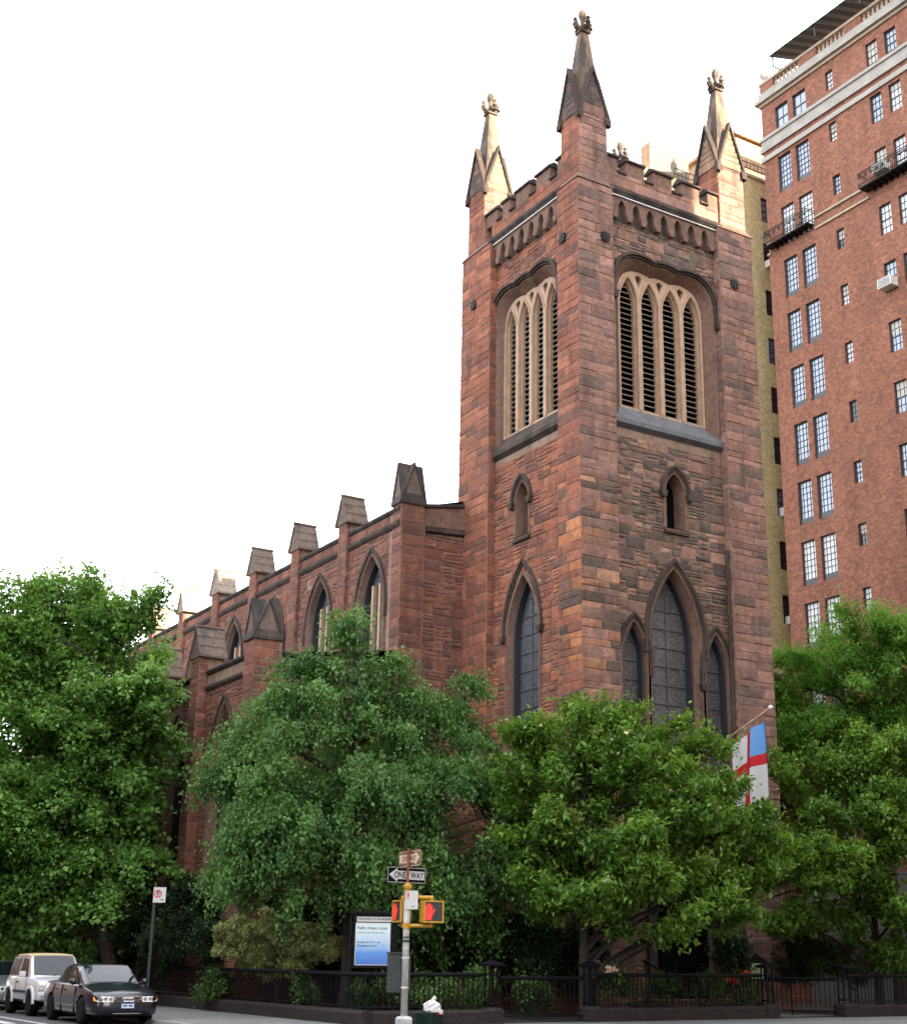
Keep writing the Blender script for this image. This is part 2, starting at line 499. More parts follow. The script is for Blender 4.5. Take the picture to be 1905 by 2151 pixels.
PAL_PIN = [srgb(*c) for c in ((150, 122, 98), (142, 116, 95), (158, 130, 104), (128, 106, 90))]  # pale tones: sunlight on the lit pinnacle heads put into the colour
PAL_DARK = [srgb(*c) for c in ((92, 80, 76), (104, 84, 76), (78, 72, 72), (120, 92, 80), (84, 76, 74))]  # stained dark stone, also painting shade on a side-street gablet
STONES = []          # (area, verts, faces, colour)

def stone(fn, u0, u1, v0, v1, pal, proud, rough):
    g = 0.005
    u0 += g; u1 -= g; v0 += g; v1 -= g
    if u1 - u0 < 0.05 or v1 - v0 < 0.04: return
    b = min(0.016, (v1 - v0) * 0.15)
    c = pal[rng.randrange(len(pal))]
    k = rng.uniform(0.84, 1.14)
    c = (c[0] * k, c[1] * k, c[2] * k)
    pr = proud + rng.uniform(-0.3, 0.5) * rough
    j = lambda: pr + rng.uniform(-0.5, 0.5) * rough
    vs = [fn(u0, v0, -0.01), fn(u1, v0, -0.01), fn(u1, v1, -0.01), fn(u0, v1, -0.01),
          fn(u0 + b, v0 + b, j()), fn(u1 - b, v0 + b, j()), fn(u1 - b, v1 - b, j()), fn(u0 + b, v1 - b, j()),
          fn(u0 + (u1 - u0) * rng.uniform(.3, .7), v0 + (v1 - v0) * rng.uniform(.35, .65), pr + rough * rng.uniform(0, 1.0))]
    fs = [(4, 5, 8), (5, 6, 8), (6, 7, 8), (7, 4, 8), (0, 1, 5, 4), (1, 2, 6, 5), (2, 3, 7, 6), (3, 0, 4, 7)]
    STONES.append(((u1 - u0) * (v1 - v0), vs, fs, c))

def masonry(fn, u0, u1, v0, v1, pal, style='rubble', holes=(), proud=0.013, rough=0.03, last=None):
    """holes: functions v -> (ua, ub) or None, the opening's extent at that height"""
    v = v0
    while v < v1 - 0.05:
        h = rng.uniform(0.30, 0.44) if style == 'rubble' else rng.choice((0.22, 0.28, 0.34, 0.40))
        if v + h > v1 - 0.12: h = v1 - v
        spans = [(u0, u1)]
        for ho in holes:
            e = [x for x in (ho(v + 0.02), ho(v + h / 2), ho(v + h - 0.02)) if x]
            if e:
                a = min(x[0] for x in e) ; b_ = max(x[1] for x in e)
                nsp = []
                for s0, s1 in spans:
                    if b_ <= s0 or a >= s1: nsp.append((s0, s1)); continue
                    if a - s0 > 0.06: nsp.append((s0, a))
                    if s1 - b_ > 0.06: nsp.append((b_, s1))
                spans = nsp
        for s0, s1 in spans:
            u = s0
            while u < s1 - 0.03:
                w = rng.uniform(0.34, 0.95) if style == 'rubble' else rng.uniform(0.5, 1.15)
                if u + w > s1 - 0.22: w = s1 - u
                if style == 'rubble':
                    t = rng.random()
                    if t < 0.34: lay = [1.0]
                    elif t < 0.80:
                        f = rng.uniform(0.38, 0.62); lay = [f, 1 - f]
                    else: lay = [0.33, 0.33, 0.34]
                    vv = v
                    for f in lay:
                        if len(lay) > 1 and w > 0.55 and rng.random() < 0.55:
                            q = rng.uniform(0.35, 0.65)
                            stone(fn, u, u + w * q, vv, vv + h * f, pal, proud, rough)
                            stone(fn, u + w * q, u + w, vv, vv + h * f, pal, proud, rough)
                        else:
                            stone(fn, u, u + w, vv, vv + h * f, pal, proud, rough)
                        vv += h * f
                else:
                    stone(fn, u, u + w, v, v + h, pal, proud, rough)
                u += w
        v += h

def arch_extent(uc, half, vbase, vspring, rise, grow=0.0):
    Rr = (half * half + rise * rise) / (2 * half)
    def f(v):
        if v < vbase or v > vspring + rise: return None
        if v <= vspring: hw = half
        else: hw = math.sqrt(max(0, Rr * Rr - (v - vspring) ** 2)) - (Rr - half)
        hw = max(0.02, hw) + grow
        return (uc - hw, uc + hw)
    return f
def rect_extent(a, b, v0, v1):
    return lambda v: (a, b) if v0 <= v <= v1 else None

def make_openings(fn, name, uc, half, vb, vs, rise, depth, inner, mat_reveal, hood=0.2, hood_w=0.10, hood_bottom=None, glass='leaded', sill=True, stops=True, frame=0.075):
    """pointed window: splayed reveal, dark frame, leaded glass, hood mould with stops, sloping sill"""
    win = MB()
    o = lancet(uc, half, vb, vs, rise)
    i = lancet(uc, inner, vb + 0.15, vs, rise - (half - inner) * 0.9)
    n = len(o)
    win.add([fn(u, v, 0.03) for u, v in o] + [fn(u, v, -depth) for u, v in i], [(k, k + 1, n + k + 1, n + k) for k in range(n - 1)] + [(0, n - 1, 2 * n - 1, n)])
    # dressed ring on the wall face
    g = lancet(uc, half + 0.13, vb - 0.02, vs, rise + 0.16)
    band(win, fn, o, g, -0.02, 0.045)
    w = win.build('window', mat_reveal, church)
    if frame:
        i2 = lancet(uc, inner - frame, vb + 0.15 + frame, vs, rise - (half - inner) * 0.9 - frame * 1.2)
        fm = MB(); band(fm, fn, i2, i, -depth, -depth + 0.26, closed=True)
        fm.build('frame', M['frame_dark'], w)
        gl = MB(); gl.add([fn(u, v, -depth + 0.02) for u, v in i2], [tuple(range(n))]); gl.build('glass', M[glass], w)
        if inner > 0.6: MB().prism([(uc - 0.02, vb + 0.2), (uc + 0.02, vb + 0.2), (uc + 0.02, vs + rise - 0.75), (uc - 0.02, vs + rise - 0.75)], fn, -depth + 0.02, -depth + 0.055).build('stanchion', M['slate'], w)
        vv = vb + 0.7
        ext = arch_extent(uc, inner - frame, vb, vs, rise - (half - inner) * 0.9 - frame)
        while vv < vs + rise - 0.6:
            e = ext(vv)
            if e: MB().prism([(e[0], vv), (e[1], vv), (e[1], vv + 0.035), (e[0], vv + 0.035)], fn, -depth + 0.02, -depth + 0.06).build('saddle_bar', M['slate'], w)
            vv += 0.62
    else:
        gl = MB(); gl.add([fn(u, v, -depth) for u, v in i], [tuple(range(n))]); gl.build('glass', M[glass], w)
    # hood mould
    hb = hood_bottom if hood_bottom is not None else vs
    a = lancet(uc, half + 0.08, hb, max(vs, hb), rise + 0.10)
    b = lancet(uc, half + 0.08 + hood, hb, max(vs, hb), rise + 0.10 + hood * 1.25)
    c = lancet(uc, half + 0.08 + hood * 0.45, hb, max(vs, hb), rise + 0.10 + hood * 0.6)
    hm = MB(); band(hm, fn, c, b, 0.0, hood_w); band(hm, fn, a, c, 0.0, hood_w * 0.62)
    if stops:
        for s in (-1, 1):
            us = uc + s * (half + 0.08 + hood / 2)
            hm.prism([(us - 0.14, hb - 0.02), (us - 0.08, hb - 0.24), (us + 0.08, hb - 0.24), (us + 0.14, hb - 0.02)], fn, 0.0, 0.19)
    hm.build('hood_mould', M['dressed_dark'], church)
    if sill:
        sm = MB()
        sm.add([fn(uc - half - 0.12, vb + 0.12, -depth + 0.1), fn(uc + half + 0.12, vb + 0.12, -depth + 0.1), fn(uc + half + 0.12, vb - 0.1, 0.1), fn(uc - half - 0.12, vb - 0.1, 0.1),
                fn(uc - half - 0.12, vb - 0.2, 0.1), fn(uc + half + 0.12, vb - 0.2, 0.1), fn(uc + half + 0.12, vb - 0.22, -0.05), fn(uc - half - 0.12, vb - 0.22, -0.05)],
               [(0, 1, 2, 3), (3, 2, 5, 4), (4, 5, 6, 7), (0, 3, 4, 7), (1, 2, 5, 6)])
        sm.build('sill', M['dressed_dark'], church)
    return lancet(uc, half, vb, vs, rise), arch_extent(uc, half, vb - 0.2, vs, rise, 0.11)

# ---- tower faces: backing walls with the openings cut through, then stones laid on them
RF, LF = FR(0.3), FL(0.3)                                         # recessed wall planes
bR0, bR1 = 1.5, 6.32                                              # clear wall between buttresses, avenue face
bL0, bL1 = 1.25, 5.6                                              # side-street face
ZTOP = 26.3
def belfry_contour(uc, a, vb, top, spring=23.7):
    hp = [(1.0, 0.0), (0.985, 0.32), (0.94, 0.58), (0.86, 0.78), (0.76, 0.90), (0.64, 0.975), (0.52, 1.0), (0.40, 0.985), (0.29, 0.95), (0.23, 0.915), (0.16, 0.95), (0.08, 0.975), (0.0, 0.98)]
    H = top - spring
    left = [(uc - a, vb)] + [(uc - a * x, spring + H * y) for x, y in hp]
    return left + [(2 * uc - u, v) for u, v in left[:-1]][::-1]
def belfry_extent(uc, a, vb, top):
    c = belfry_contour(uc, a, vb, top)[:14]
    def f(v):
        if v < vb or v > top: return None
        if v < 23.7: return (uc - a, uc + a)
        for (u0, v0), (u1, v1) in zip(c[1:], c[2:]):
            if v0 <= v <= v1: 
                t = (v - v0) / max(1e-6, v1 - v0); u = u0 + (u1 - u0) * t
                return (u, 2 * uc - u)
        return None
    return f

def belfry(fn, uc, a, face_lo, face_hi, mirror_top_mat, scale):
    """louvred bell opening: splayed reveal, tan tracery of four lights, slats, hood, sloped sill"""
    vb, top = 19.35, 25.0
    o = belfry_contour(uc, a, 18.7, top)
    i = belfry_contour(uc, a - 0.30, vb + 0.05, top - 0.26, 23.62)
    n = len(o); D = 0.32
    w = MB()
    w.add([fn(u, v, 0.02) for u, v in o] + [fn(u, v, -D) for u, v in i], [(k, k + 1, n + k + 1, n + k) for k in range(n - 1)])
    win = w.build('belfry_window', M['dressed'], church)
    ai = a - 0.30; pitch = 2 * ai / 4.0
    holes = []
    for k in range(4):
        c = uc - ai + pitch * (k + 0.5)
        holes.append(lancet(c, pitch / 2 - 0.105, 19.5, 23.45, 0.95, 7))
    for k in range(3):                                            # eyelets in the spandrels
        c = uc - ai + pitch * (k + 1)
        holes.append([(c, 24.12), (c - 0.15, 24.52), (c, 24.62), (c + 0.15, 24.52)])
    t = MB(); plate(t, fn, [(u, v) for u, v in i], holes, -D + 0.02, -D - 0.16)
    for k in range(4):                                            # moulded inner arches, stepped back
        c = uc - ai + pitch * (k + 0.5)
        band(t, fn, lancet(c, pitch / 2 - 0.165, 19.5, 23.45, 0.86, 7), lancet(c, pitch / 2 - 0.105, 19.5, 23.45, 0.95, 7), -D - 0.22, -D - 0.07)
        band(t, fn, lancet(c, pitch / 2 - 0.085, 19.5, 23.45, 0.98, 7), lancet(c, pitch / 2 - 0.035, 19.5, 23.45, 1.07, 7), -D, -D + 0.06)
    for k in range(5):                                            # mullion rolls
        c = uc - ai + pitch * k
        if k in (0, 4): c += 0.05 if k == 0 else -0.05
        t.tube([fn(c, 19.4, -D + 0.03), fn(c, 23.6, -D + 0.03)], 0.045, 6)
    t.build('tracery', M['tan'], win)
    bk = MB(); bk.add([fn(u, v, -D - 0.55) for u, v in i], [tuple(range(n))]); bk.build('louver_backing', M['black'], win)
    sl = None
    for k in range(4):
        c = uc - ai + pitch * (k + 0.5); hw = pitch / 2 - 0.10
        z = 19.62; ext = arch_extent(c, hw, 19, 23.45, 0.95)
        while z < 24.25:
            if sl is None:
                b = MB(); b.add([fn(-hw, 0.075, -0.20), fn(hw, 0.075, -0.20), fn(hw, -0.055, 0.0), fn(-hw, -0.055, 0.0), fn(-hw, 0.105, -0.20), fn(hw, 0.105, -0.20), fn(hw, -0.022, 0.02), fn(-hw, -0.022, 0.02)],
                                [(0, 1, 2, 3), (7, 6, 5, 4), (2, 3, 7, 6), (0, 3, 7, 4), (1, 2, 6, 5)])
                base = fn(0, 0, 0)
                sl = b.mesh('slat')
                for vtx in sl.vertices:
                    vtx.co = vtx.co - Vector(base)
            p = fn(c, z, -D - 0.15)
            link('slat', sl, M['louver'], win, loc=p)
            z += 0.205
    hm = MB()
    h1 = belfry_contour(uc, a + 0.05, 23.45, top + 0.06); h2 = belfry_contour(uc, a + 0.22, 23.45, top + 0.24); h3 = belfry_contour(uc, a + 0.12, 23.45, top + 0.14)
    band(hm, fn, h3, h2, 0.0, 0.16); band(hm, fn, h1, h3, 0.0, 0.09)
    for s in (-1, 1):
        us = uc + s * (a + 0.13)
        hm.prism([(us - 0.13, 23.47), (us - 0.07, 23.2), (us + 0.07, 23.2), (us + 0.13, 23.47)], fn, 0.0, 0.24)
    hm.build('hood_mould', M['dressed_dark'], church)
    sm = MB(); u0, u1 = face_lo + 0.02, face_hi - 0.02
    sm.add([fn(u0 + 0.25, 19.46, -D), fn(u1 - 0.25, 19.46, -D), fn(u1, 18.82, 0.16), fn(u0, 18.82, 0.16), fn(u0, 18.66, 0.16), fn(u1, 18.66, 0.16), fn(u1, 18.52, 0.0), fn(u0, 18.52, 0.0)],
           [(0, 1, 2, 3), (3, 2, 5, 4), (4, 5, 6, 7), (0, 3, 4, 7), (1, 2, 5, 6)])
    sm.build('sill', mirror_top_mat, church)
    return o, belfry_extent(uc, a + 0.08, 18.5, top + 0.1)

bigs = []
oB, eB = belfry(RF, 3.98, 2.20, bR0, bR1, M['slate'], 1.0)
o1, e1 = make_openings(RF, 'small', 4.13, 0.40, 15.35, 16.62, 0.68, 0.45, 0.33, M['dressed'], hood=0.17, hood_w=0.13, hood_bottom=16.62, glass='black', frame=0)
o2, e2 = make_openings(RF, 'big', 3.98, 1.05, 6.9, 11.5, 2.45, 0.50, 0.86, M['dressed'], hood=0.2, hood_w=0.12, hood_bottom=11.0, stops=False)
o3, e3 = make_openings(RF, 'side', 2.26, 0.50, 6.9, 10.7, 1.25, 0.32, 0.42, M['dressed'], hood=0.15, hood_w=0.11, hood_bottom=10.2, stops=False)
o4, e4 = make_openings(RF, 'side', 5.70, 0.50, 6.9, 10.7, 1.25, 0.32, 0.42, M['dressed'], hood=0.15, hood_w=0.11, hood_bottom=10.2)
# portal
oP = lancet(3.95, 1.15, 0.4, 2.6, 1.7)
eP = arch_extent(3.95, 1.15, 0.0, 2.6, 1.7, 0.1)
tw = MB()
plate(tw, RF, [(bR0 - 0.3, 0), (bR1 + 0.3, 0), (bR1 + 0.3, ZTOP + 0.6), (bR0 - 0.3, ZTOP + 0.6)], [oB, o1, o2, o3, o4, oP], 0.0, -0.5, back=False)
tw.build('tower_wall', M['mortar'], church)
pb = MB(); pb.add([RF(u, v, -0.5) for u, v in oP], [tuple(range(len(oP)))])
band(pb, RF, lancet(3.95, 1.03, 0.4, 2.6, 1.55), oP, -0.5, -0.2)
pb.build('portal_door', M['black'], church)
pm = MB(); band(pm, RF, oP, lancet(3.95, 1.45, 0.4, 2.6, 2.1), 0.0, 0.15); pm.build('portal_arch', M['dressed_dark'], church)
oBl, eBl = belfry(LF, 3.72, 2.06, bL0, bL1, M['dressed_dark'], 0.96)
l1, f1 = make_openings(LF, 'small', 3.80, 0.38, 15.35, 16.62, 0.66, 0.45, 0.31, M['dressed'], hood=0.17, hood_w=0.13, hood_bottom=16.62, glass='black', frame=0)
l2, f2 = make_openings(LF, 'big', 3.72, 0.95, 6.9, 11.75, 2.2, 0.40, 0.80, M['dressed'], hood=0.16, hood_w=0.11, hood_bottom=12.0)
tl = MB()
plate(tl, LF, [(bL0 - 0.3, 0), (bL1 + 0.3, 0), (bL1 + 0.3, ZTOP + 0.6), (bL0 - 0.3, ZTOP + 0.6)], [oBl, l1, l2], 0.0, -0.5, back=False)
tl.build('tower_wall', M['mortar'], church)
# corner buttress cores
for nm, (x0, x1, y0, y1) in {'SE': (0, bR0, 0, bL0), 'NE': (bR1, TW, 0, 1.6), 'SW': (0, 1.6, bL1, TD), 'NW': (bR1, TW, bL1, TD)}.items():
    b = MB().box(x0, x1, y0, y1, 0, 27.3)
    b.build('corner_buttress', M['mortar'], church)
# body behind (north and west sides, roof)
cb = MB(); cb.box(1.6, TW - 0.05, 1.6, TD - 0.05, 0, 18.0); cb.box(1.75, TW - 0.05, 1.75, TD - 0.05, 18.0, 27.0); cb.build('tower_core', M['mortar'], church)
# string course where the wall thickens
for fn, u0, u1 in ((RF, bR0, bR1), (LF, bL0, bL1)):
    pass
masonry(RF, bR0, bR1, 0.0, ZTOP, PAL_R, 'rubble', [eB, e1, e2, e3, e4, eP], rough=0.028)
masonry(LF, bL0, bL1, 0.0, ZTOP, PAL_L, 'rubble', [eBl, f1, f2], rough=0.03)
B0R, B0L = FR(0.0), FL(0.0)
masonry(B0R, -0.02, bR0, 0.0, 16.4, PAL_M, 'ashlar', rough=0.022)
masonry(B0R, -0.02, bR0, 16.4, 27.3, PAL_B, 'ashlar', rough=0.022)
masonry(B0R, bR1, TW + 0.02, 0.0, 27.3, PAL_B, 'ashlar', rough=0.020)
masonry(B0L, -0.02, bL0, 0.0, 16.4, PAL_ML, 'ashlar', rough=0.018)
masonry(B0L, -0.02, bL0, 16.4, 27.3, PAL_L, 'ashlar', rough=0.018)
masonry(B0L, bL1, TD + 0.02, 0.0, 27.3, PAL_L, 'ashlar', rough=0.018)
# returns of the far buttresses
masonry(lambda u, v, w: (bR1 - w, u, v), 0.0, 0.3, 0.0, 27.3, PAL_B, 'ashlar', rough=0.01)
masonry(lambda u, v, w: (u, bL1 - w, v), 0.0, 0.3, 0.0, 27.3, PAL_L, 'ashlar', rough=0.01)
# offset (sloped set-off) at the top of each buttress
def frustum(mb, a, b, za, zb):
    mb.loft([[(a[0], a[2], za), (a[1], a[2], za), (a[1], a[3], za), (a[0], a[3], za)], [(b[0], b[2], zb), (b[1], b[2], zb), (b[1], b[3], zb), (b[0], b[3], zb)]])
PIN = {'SE': (0.16, 1.38, 0.12, 1.20), 'NE': (6.60, 7.82, 0.12, 1.30), 'SW': (0.14, 1.30, 6.30, 7.46), 'NW': (6.60, 7.80, 6.20, 7.36)}
FOOT = {'SE': (0, bR0, 0, bL0), 'NE': (bR1, TW, 0, 1.6), 'SW': (0, 1.6, bL1, TD), 'NW': (bR1, TW, bL1, TD)}
for k in PIN:
    m_ = MB(); a = FOOT[k]; e = 0.05
    frustum(m_, (a[0] - e, a[1] + e, a[2] - e, a[3] + e), PIN[k], 27.3, 27.62)
    m_.build('set_off', M['dressed'], church)

def pinnacle(k):
    x0, x1, y0, y1 = PIN[k]
    cx_, cy_ = (x0 + x1) / 2, (y0 + y1) / 2; h = (x1 - x0) / 2; hy = (y1 - y0) / 2
    sh = MB().box(x0, x1, y0, y1, 27.55, 30.35)
    root = sh.build('pinnacle', M['mortar'], church)
    if k != 'NW':
        masonry(FR(y0), x0, x1, 27.6, 30.1, PAL_B, 'ashlar', proud=0.012, rough=0.012)
        masonry(FL(x0), y0, y1, 27.6, 30.1, PAL_L, 'ashlar', proud=0.012, rough=0.012)
    # gabled head: four gablets against a square spire
    g = MB()
    ze, za = 30.05, 32.05
    for ax in (0, 1):
        hh = h if ax == 0 else hy; oo = hy if ax == 0 else h
        for s in (-1, 1):
            if ax == 0: fn = lambda u, v, w, s=s: (cx_ + u, cy_ + s * w, v)
            else: fn = lambda u, v, w, s=s: (cx_ + s * w, cy_ + u, v)
            g.prism([(-hh - 0.02, ze), (hh + 0.02, ze), (0, za - 0.12)], fn, 0.0, oo + 0.03)
    g.build('gablet', M['pinnacle'], root)
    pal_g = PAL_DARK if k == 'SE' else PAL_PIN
    if k != 'NW':
        def tri(c, hh):
            f = lambda v: max(0.0, hh * (za - 0.2 - v) / (za - 0.2 - ze))
            return [lambda v: (c - 9, c - f(v)), lambda v: (c + f(v), c + 9)]
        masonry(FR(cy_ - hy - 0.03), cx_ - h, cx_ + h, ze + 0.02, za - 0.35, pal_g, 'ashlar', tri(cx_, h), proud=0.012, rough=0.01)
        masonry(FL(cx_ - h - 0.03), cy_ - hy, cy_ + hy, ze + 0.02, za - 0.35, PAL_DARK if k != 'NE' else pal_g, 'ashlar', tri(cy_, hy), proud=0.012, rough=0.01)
    cp = MB()
    for ax in (0, 1):
        hh = h if ax == 0 else hy; oo = hy if ax == 0 else h
        for s in (-1, 1):
            if ax == 0: fn = lambda u, v, w, s=s: (cx_ + u, cy_ + s * w, v)
            else: fn = lambda u, v, w, s=s: (cx_ + s * w, cy_ + u, v)
            for t in (-1, 1):
                cp.prism([(0, za + 0.06), (t * (hh + 0.13), ze - 0.06), (t * (hh + 0.13), ze - 0.26), (t * (hh + 0.03), ze - 0.06), (0, za - 0.16)], fn, oo - 0.12, oo + 0.11)
    cp.build('gablet_coping', M['dressed_dark'], root)
    sp = MB()
    sp.loft([[(cx_ + sx * r_ * h * 2, cy_ + sy * r_ * hy * 2, z) for sx, sy in ((-1, -1), (1, -1), (1, 1), (-1, 1))] for r_, z in ((0.43, 30.3), (0.125, 33.84))])
    sp.build('spire', M['pinnacle'], root)
    fi = MB()
    fi.box(cx_ - 0.21, cx_ + 0.21, cy_ - 0.21, cy_ + 0.21, 33.80, 33.87)
    fi.lathe([(0.12, 33.85), (0.075, 34.0), (0.10, 34.15), (0.085, 34.3), (0.10, 34.42), (0.14, 34.52), (0.155, 34.64), (0.13, 34.76), (0.05, 34.86)], 8, (cx_, cy_, 0))
    for a in range(4):
        dx, dy = ((1, 0), (0, 1), (-1, 0), (0, -1))[a]
        P = lambda r_, z: (cx_ + dx * r_, cy_ + dy * r_, z)
        fi.tube([P(0.05, 34.0), P(0.15, 33.96), P(0.27, 34.03), P(0.33, 34.14), P(0.30, 34.24), P(0.34, 34.33), P(0.33, 34.39)], [0.06, 0.09, 0.125, 0.115, 0.075, 0.085, 0.05], 7)
    fi.build('finial', M['finial'], root)
for k in PIN: pinnacle(k)

# ---- corbel table, cornice, battlements
def crown(fn, lo, hi, n_arch, first, pitch, merl, mat_w, white=True):
    # comb of pointed niches
    bot, top, zz = 26.55, 27.2, 26.62
    pts = [(lo, top), (lo, bot)]
    for k in range(n_arch):
        c = first + pitch * k
        ap = lancet(c, 0.165, bot, 26.72, 0.36, 4)
        pts += ap
    pts += [(hi, bot), (hi, top)]
    m_ = MB(); m_.prism(pts, fn, 0.0, 0.16); m_.build('corbel_table', M['dressed'], church)
    nb = MB(); nb.add([fn(lo, 26.25, 0.004), fn(hi, 26.25, 0.004), fn(hi, 27.2, 0.004), fn(lo, 27.2, 0.004)], [(0, 1, 2, 3)]); nb.build('niche_back', M['dressed_dark'], church)
    for k in range(n_arch + 1):
        c = first + pitch * (k - 0.5)
        if c < lo + 0.08 or c > hi - 0.02: continue
        w = 0.14
        cm = MB()
        cm.prism([(c - w, 26.57), (c - w, 26.47), (c - w * 0.55, 26.30), (c + w * 0.55, 26.30), (c + w, 26.47), (c + w, 26.57)], fn, 0.0, 0.20)
        cm.build('corbel', M['dressed'], church)
    co = MB()
    co.loft([[fn(u, v, w) for w, v in ((0.0, 27.14), (0.2, 27.2), (0.3, 27.36), (0.3, 27.46), (0.1, 27.62), (0.0, 27.62))] for u in (lo, hi)])
    co.build('cornice', M['cap_dark'], church)
    if white:
        fl = MB(); fl.prism([(lo, 27.165), (hi, 27.165), (hi, 27.205), (lo, 27.205)], fn, 0.0, 0.225); fl.build('flashing', M['lead'], church)
    pw = MB(); pw.prism([(lo - 0.05, 27.4), (hi + 0.05, 27.4), (hi + 0.05, 28.22), (lo - 0.05, 28.22)], fn, 0.08, -0.30); pw.build('parapet_wall', M['mortar'], church)
    masonry(lambda u, v, w: fn(u, v, 0.08 + w), lo, hi, 27.62, 28.22, mat_w, 'ashlar', proud=0.012, rough=0.012)
    for (a, b) in merl:
        mm = MB(); mm.prism([(a, 28.22), (b, 28.22), (b, 28.80), (a, 28.80)], fn, 0.08, -0.30); ob = mm.build('merlon', M['dressed'], church)
        cc = MB(); cc.loft([[fn(u, v, w) for w, v in ((0.16, 28.76), (0.16, 28.84), (-0.1, 28.99), (-0.36, 28.84), (-0.36, 28.76))] for u in (a - 0.06, b + 0.06)])
        cc.build('coping', M['cap_dark'], ob)
    prev = lo
    for (a, b) in merl + [(hi, hi)]:
        if a - prev > 0.2:
            cc = MB(); cc.loft([[fn(u, v, w) for w, v in ((0.17, 28.18), (0.17, 28.26), (-0.1, 28.38), (-0.36, 28.26), (-0.36, 28.18))] for u in (prev + 0.02, a - 0.02)])
            cc.build('crenel_coping', M['cap_dark'], church)
        prev = b
crown(RF, bR0 - 0.1, bR1 + 0.25, 8, 2.02, 0.632, [(1.38, 1.88), (2.30, 3.10), (3.52, 4.38), (4.85, 5.68), (6.1, 6.62)], PAL_B)
crown(LF, bL0 - 0.1, bL1 + 0.2, 7, 1.84, 0.625, [(1.1, 1.52), (1.98, 2.86), (3.3, 4.2), (4.6, 5.12), (5.5, 6.25)], PAL_L)
for (u, v, fn) in ((1.12, 25.28, B0R), (6.99, 25.12, B0R), (0.86, 25.28, B0L), (6.69, 25.12, B0L)):
    m_ = MB()
    for k in range(8):
        a = 2 * math.pi * k / 8
        m_.prism([(u, v), (u + 0.17 * math.cos(a - 0.3), v + 0.17 * math.sin(a - 0.3)), (u + 0.21 * math.cos(a), v + 0.21 * math.sin(a)), (u + 0.17 * math.cos(a + 0.3), v + 0.17 * math.sin(a + 0.3))], fn, 0.0, 0.09)
    m_.build('iron_rosette', M['iron'], church)

# ---- nave clerestory, aisles, buttresses
CX, AX, EY = -2.6, -7.55, 7.2                                     # clerestory plane, aisle plane, east wall plane
NY1 = 37.0
CB = [11.5 + 4.3 * k for k in range(6)]                           # clerestory buttress centres
CW = [9.25 + 4.3 * k for k in range(7)]                           # clerestory window centres
CLF, CRF = FL(CX), FR(EY)
ext_c, holes_c = [], []
for k, wc in enumerate(CW):
    if k < 5:
        o_, e_ = make_openings(CLF, 'cler', wc, 1.0, 11.6, 13.5, 1.95, 0.38, 0.84, M['dressed'], hood=0.16, hood_w=0.1, hood_bottom=13.0, stops=False, sill=False)
        # tan mullions of the two-light window
        t = MB()
        for du in (-0.25, 0.28):
            t.prism([(wc + du - 0.07, 11.6), (wc + du + 0.07, 11.6), (wc + du + 0.07, 14.4), (wc + du - 0.07, 14.4)], CLF, -0.35, -0.20)
        t.build('mullion', M['tan'], church)
        ext_c.append(e_); holes_c.append(o_)
cm_ = MB(); plate(cm_, CLF, [(EY, 10.5), (NY1, 10.5), (NY1, 16.78), (EY, 16.78)], holes_c, 0.0, -0.5, back=False); cm_.build('clerestory_wall', M['mortar'], church)
masonry(CLF, EY + 0.8, 33.0, 11.0, 16.05, PAL_N, 'rubble', ext_c, rough=0.025)
def course(fn, u0, u1, v0, v1, w, mat, name='string_course'):
    m_ = MB(); m_.loft([[fn(u, v, ww) for ww, v in ((0.0, v0), (w * 0.6, v0 + (v1 - v0) * 0.2), (w, v0 + (v1 - v0) * 0.5), (w, v1 - 0.04), (0.0, v1))] for u in (u0, u1)]); return m_.build(name, mat, church)
course(CLF, EY, NY1, 16.02, 16.30, 0.12, M['dressed_dark'])
course(CLF, EY, NY1, 16.62, 16.82, 0.10, M['cap_dark'], 'coping')
masonry(CLF, EY + 0.8, NY1, 16.30, 16.62, PAL_N, 'ashlar', rough=0.01)
nr = MB(); nr.add([(CX + 0.02, EY, 16.7), (3.97, EY, 18.6), (3.97, NY1, 18.6), (CX + 0.02, NY1, 16.7), (10.5, EY, 16.6), (10.5, NY1, 16.6)], [(0, 1, 2, 3), (1, 4, 5, 2)]); nr.build('nave_roof', M['slate'], church)
ncb = MB(); ncb.box(CX + 0.5, 10.2, EY + 0.5, NY1, 0, 16.6); ncb.build('nave_core', M['mortar'], church)
# east wall of the nave between corner buttress and tower, with raking parapet
ew = MB(); ew.add([CRF(u, v, 0.0) for u, v in ((CX, 0), (0.3, 0), (0.3, 17.3), (CX, 16.6))], [(0, 1, 2, 3)]); ew.build('east_wall', M['mortar'], church)
masonry(CRF, -1.62, 0.02, 0.0, 15.95, PAL_N, 'rubble', rough=0.025)
for v, dv, w, nm, mt in ((15.95, 0.3, 0.14, 'string_course', M['dressed_dark']), (16.85, 0.22, 0.12, 'coping', M['cap_dark'])):
    m_ = MB(); m_.loft([[CRF(u, vv + (u + 1.6) * (0.06 if v < 16.5 else 0.17), ww) for ww, vv in ((0.0, v), (w, v + 0.06), (w, v + dv - 0.05), (-0.2, v + dv))] for u in (-1.6, 0.05)]); m_.build(nm, mt, church)
pr_ = MB(); pr_.add([CRF(u, v, 0.05) for u, v in ((-1.62, 16.2), (0.02, 16.3), (0.02, 17.15), (-1.62, 16.88))], [(0, 1, 2, 3)]); pr_.build('parapet_wall', M['dressed'], church)

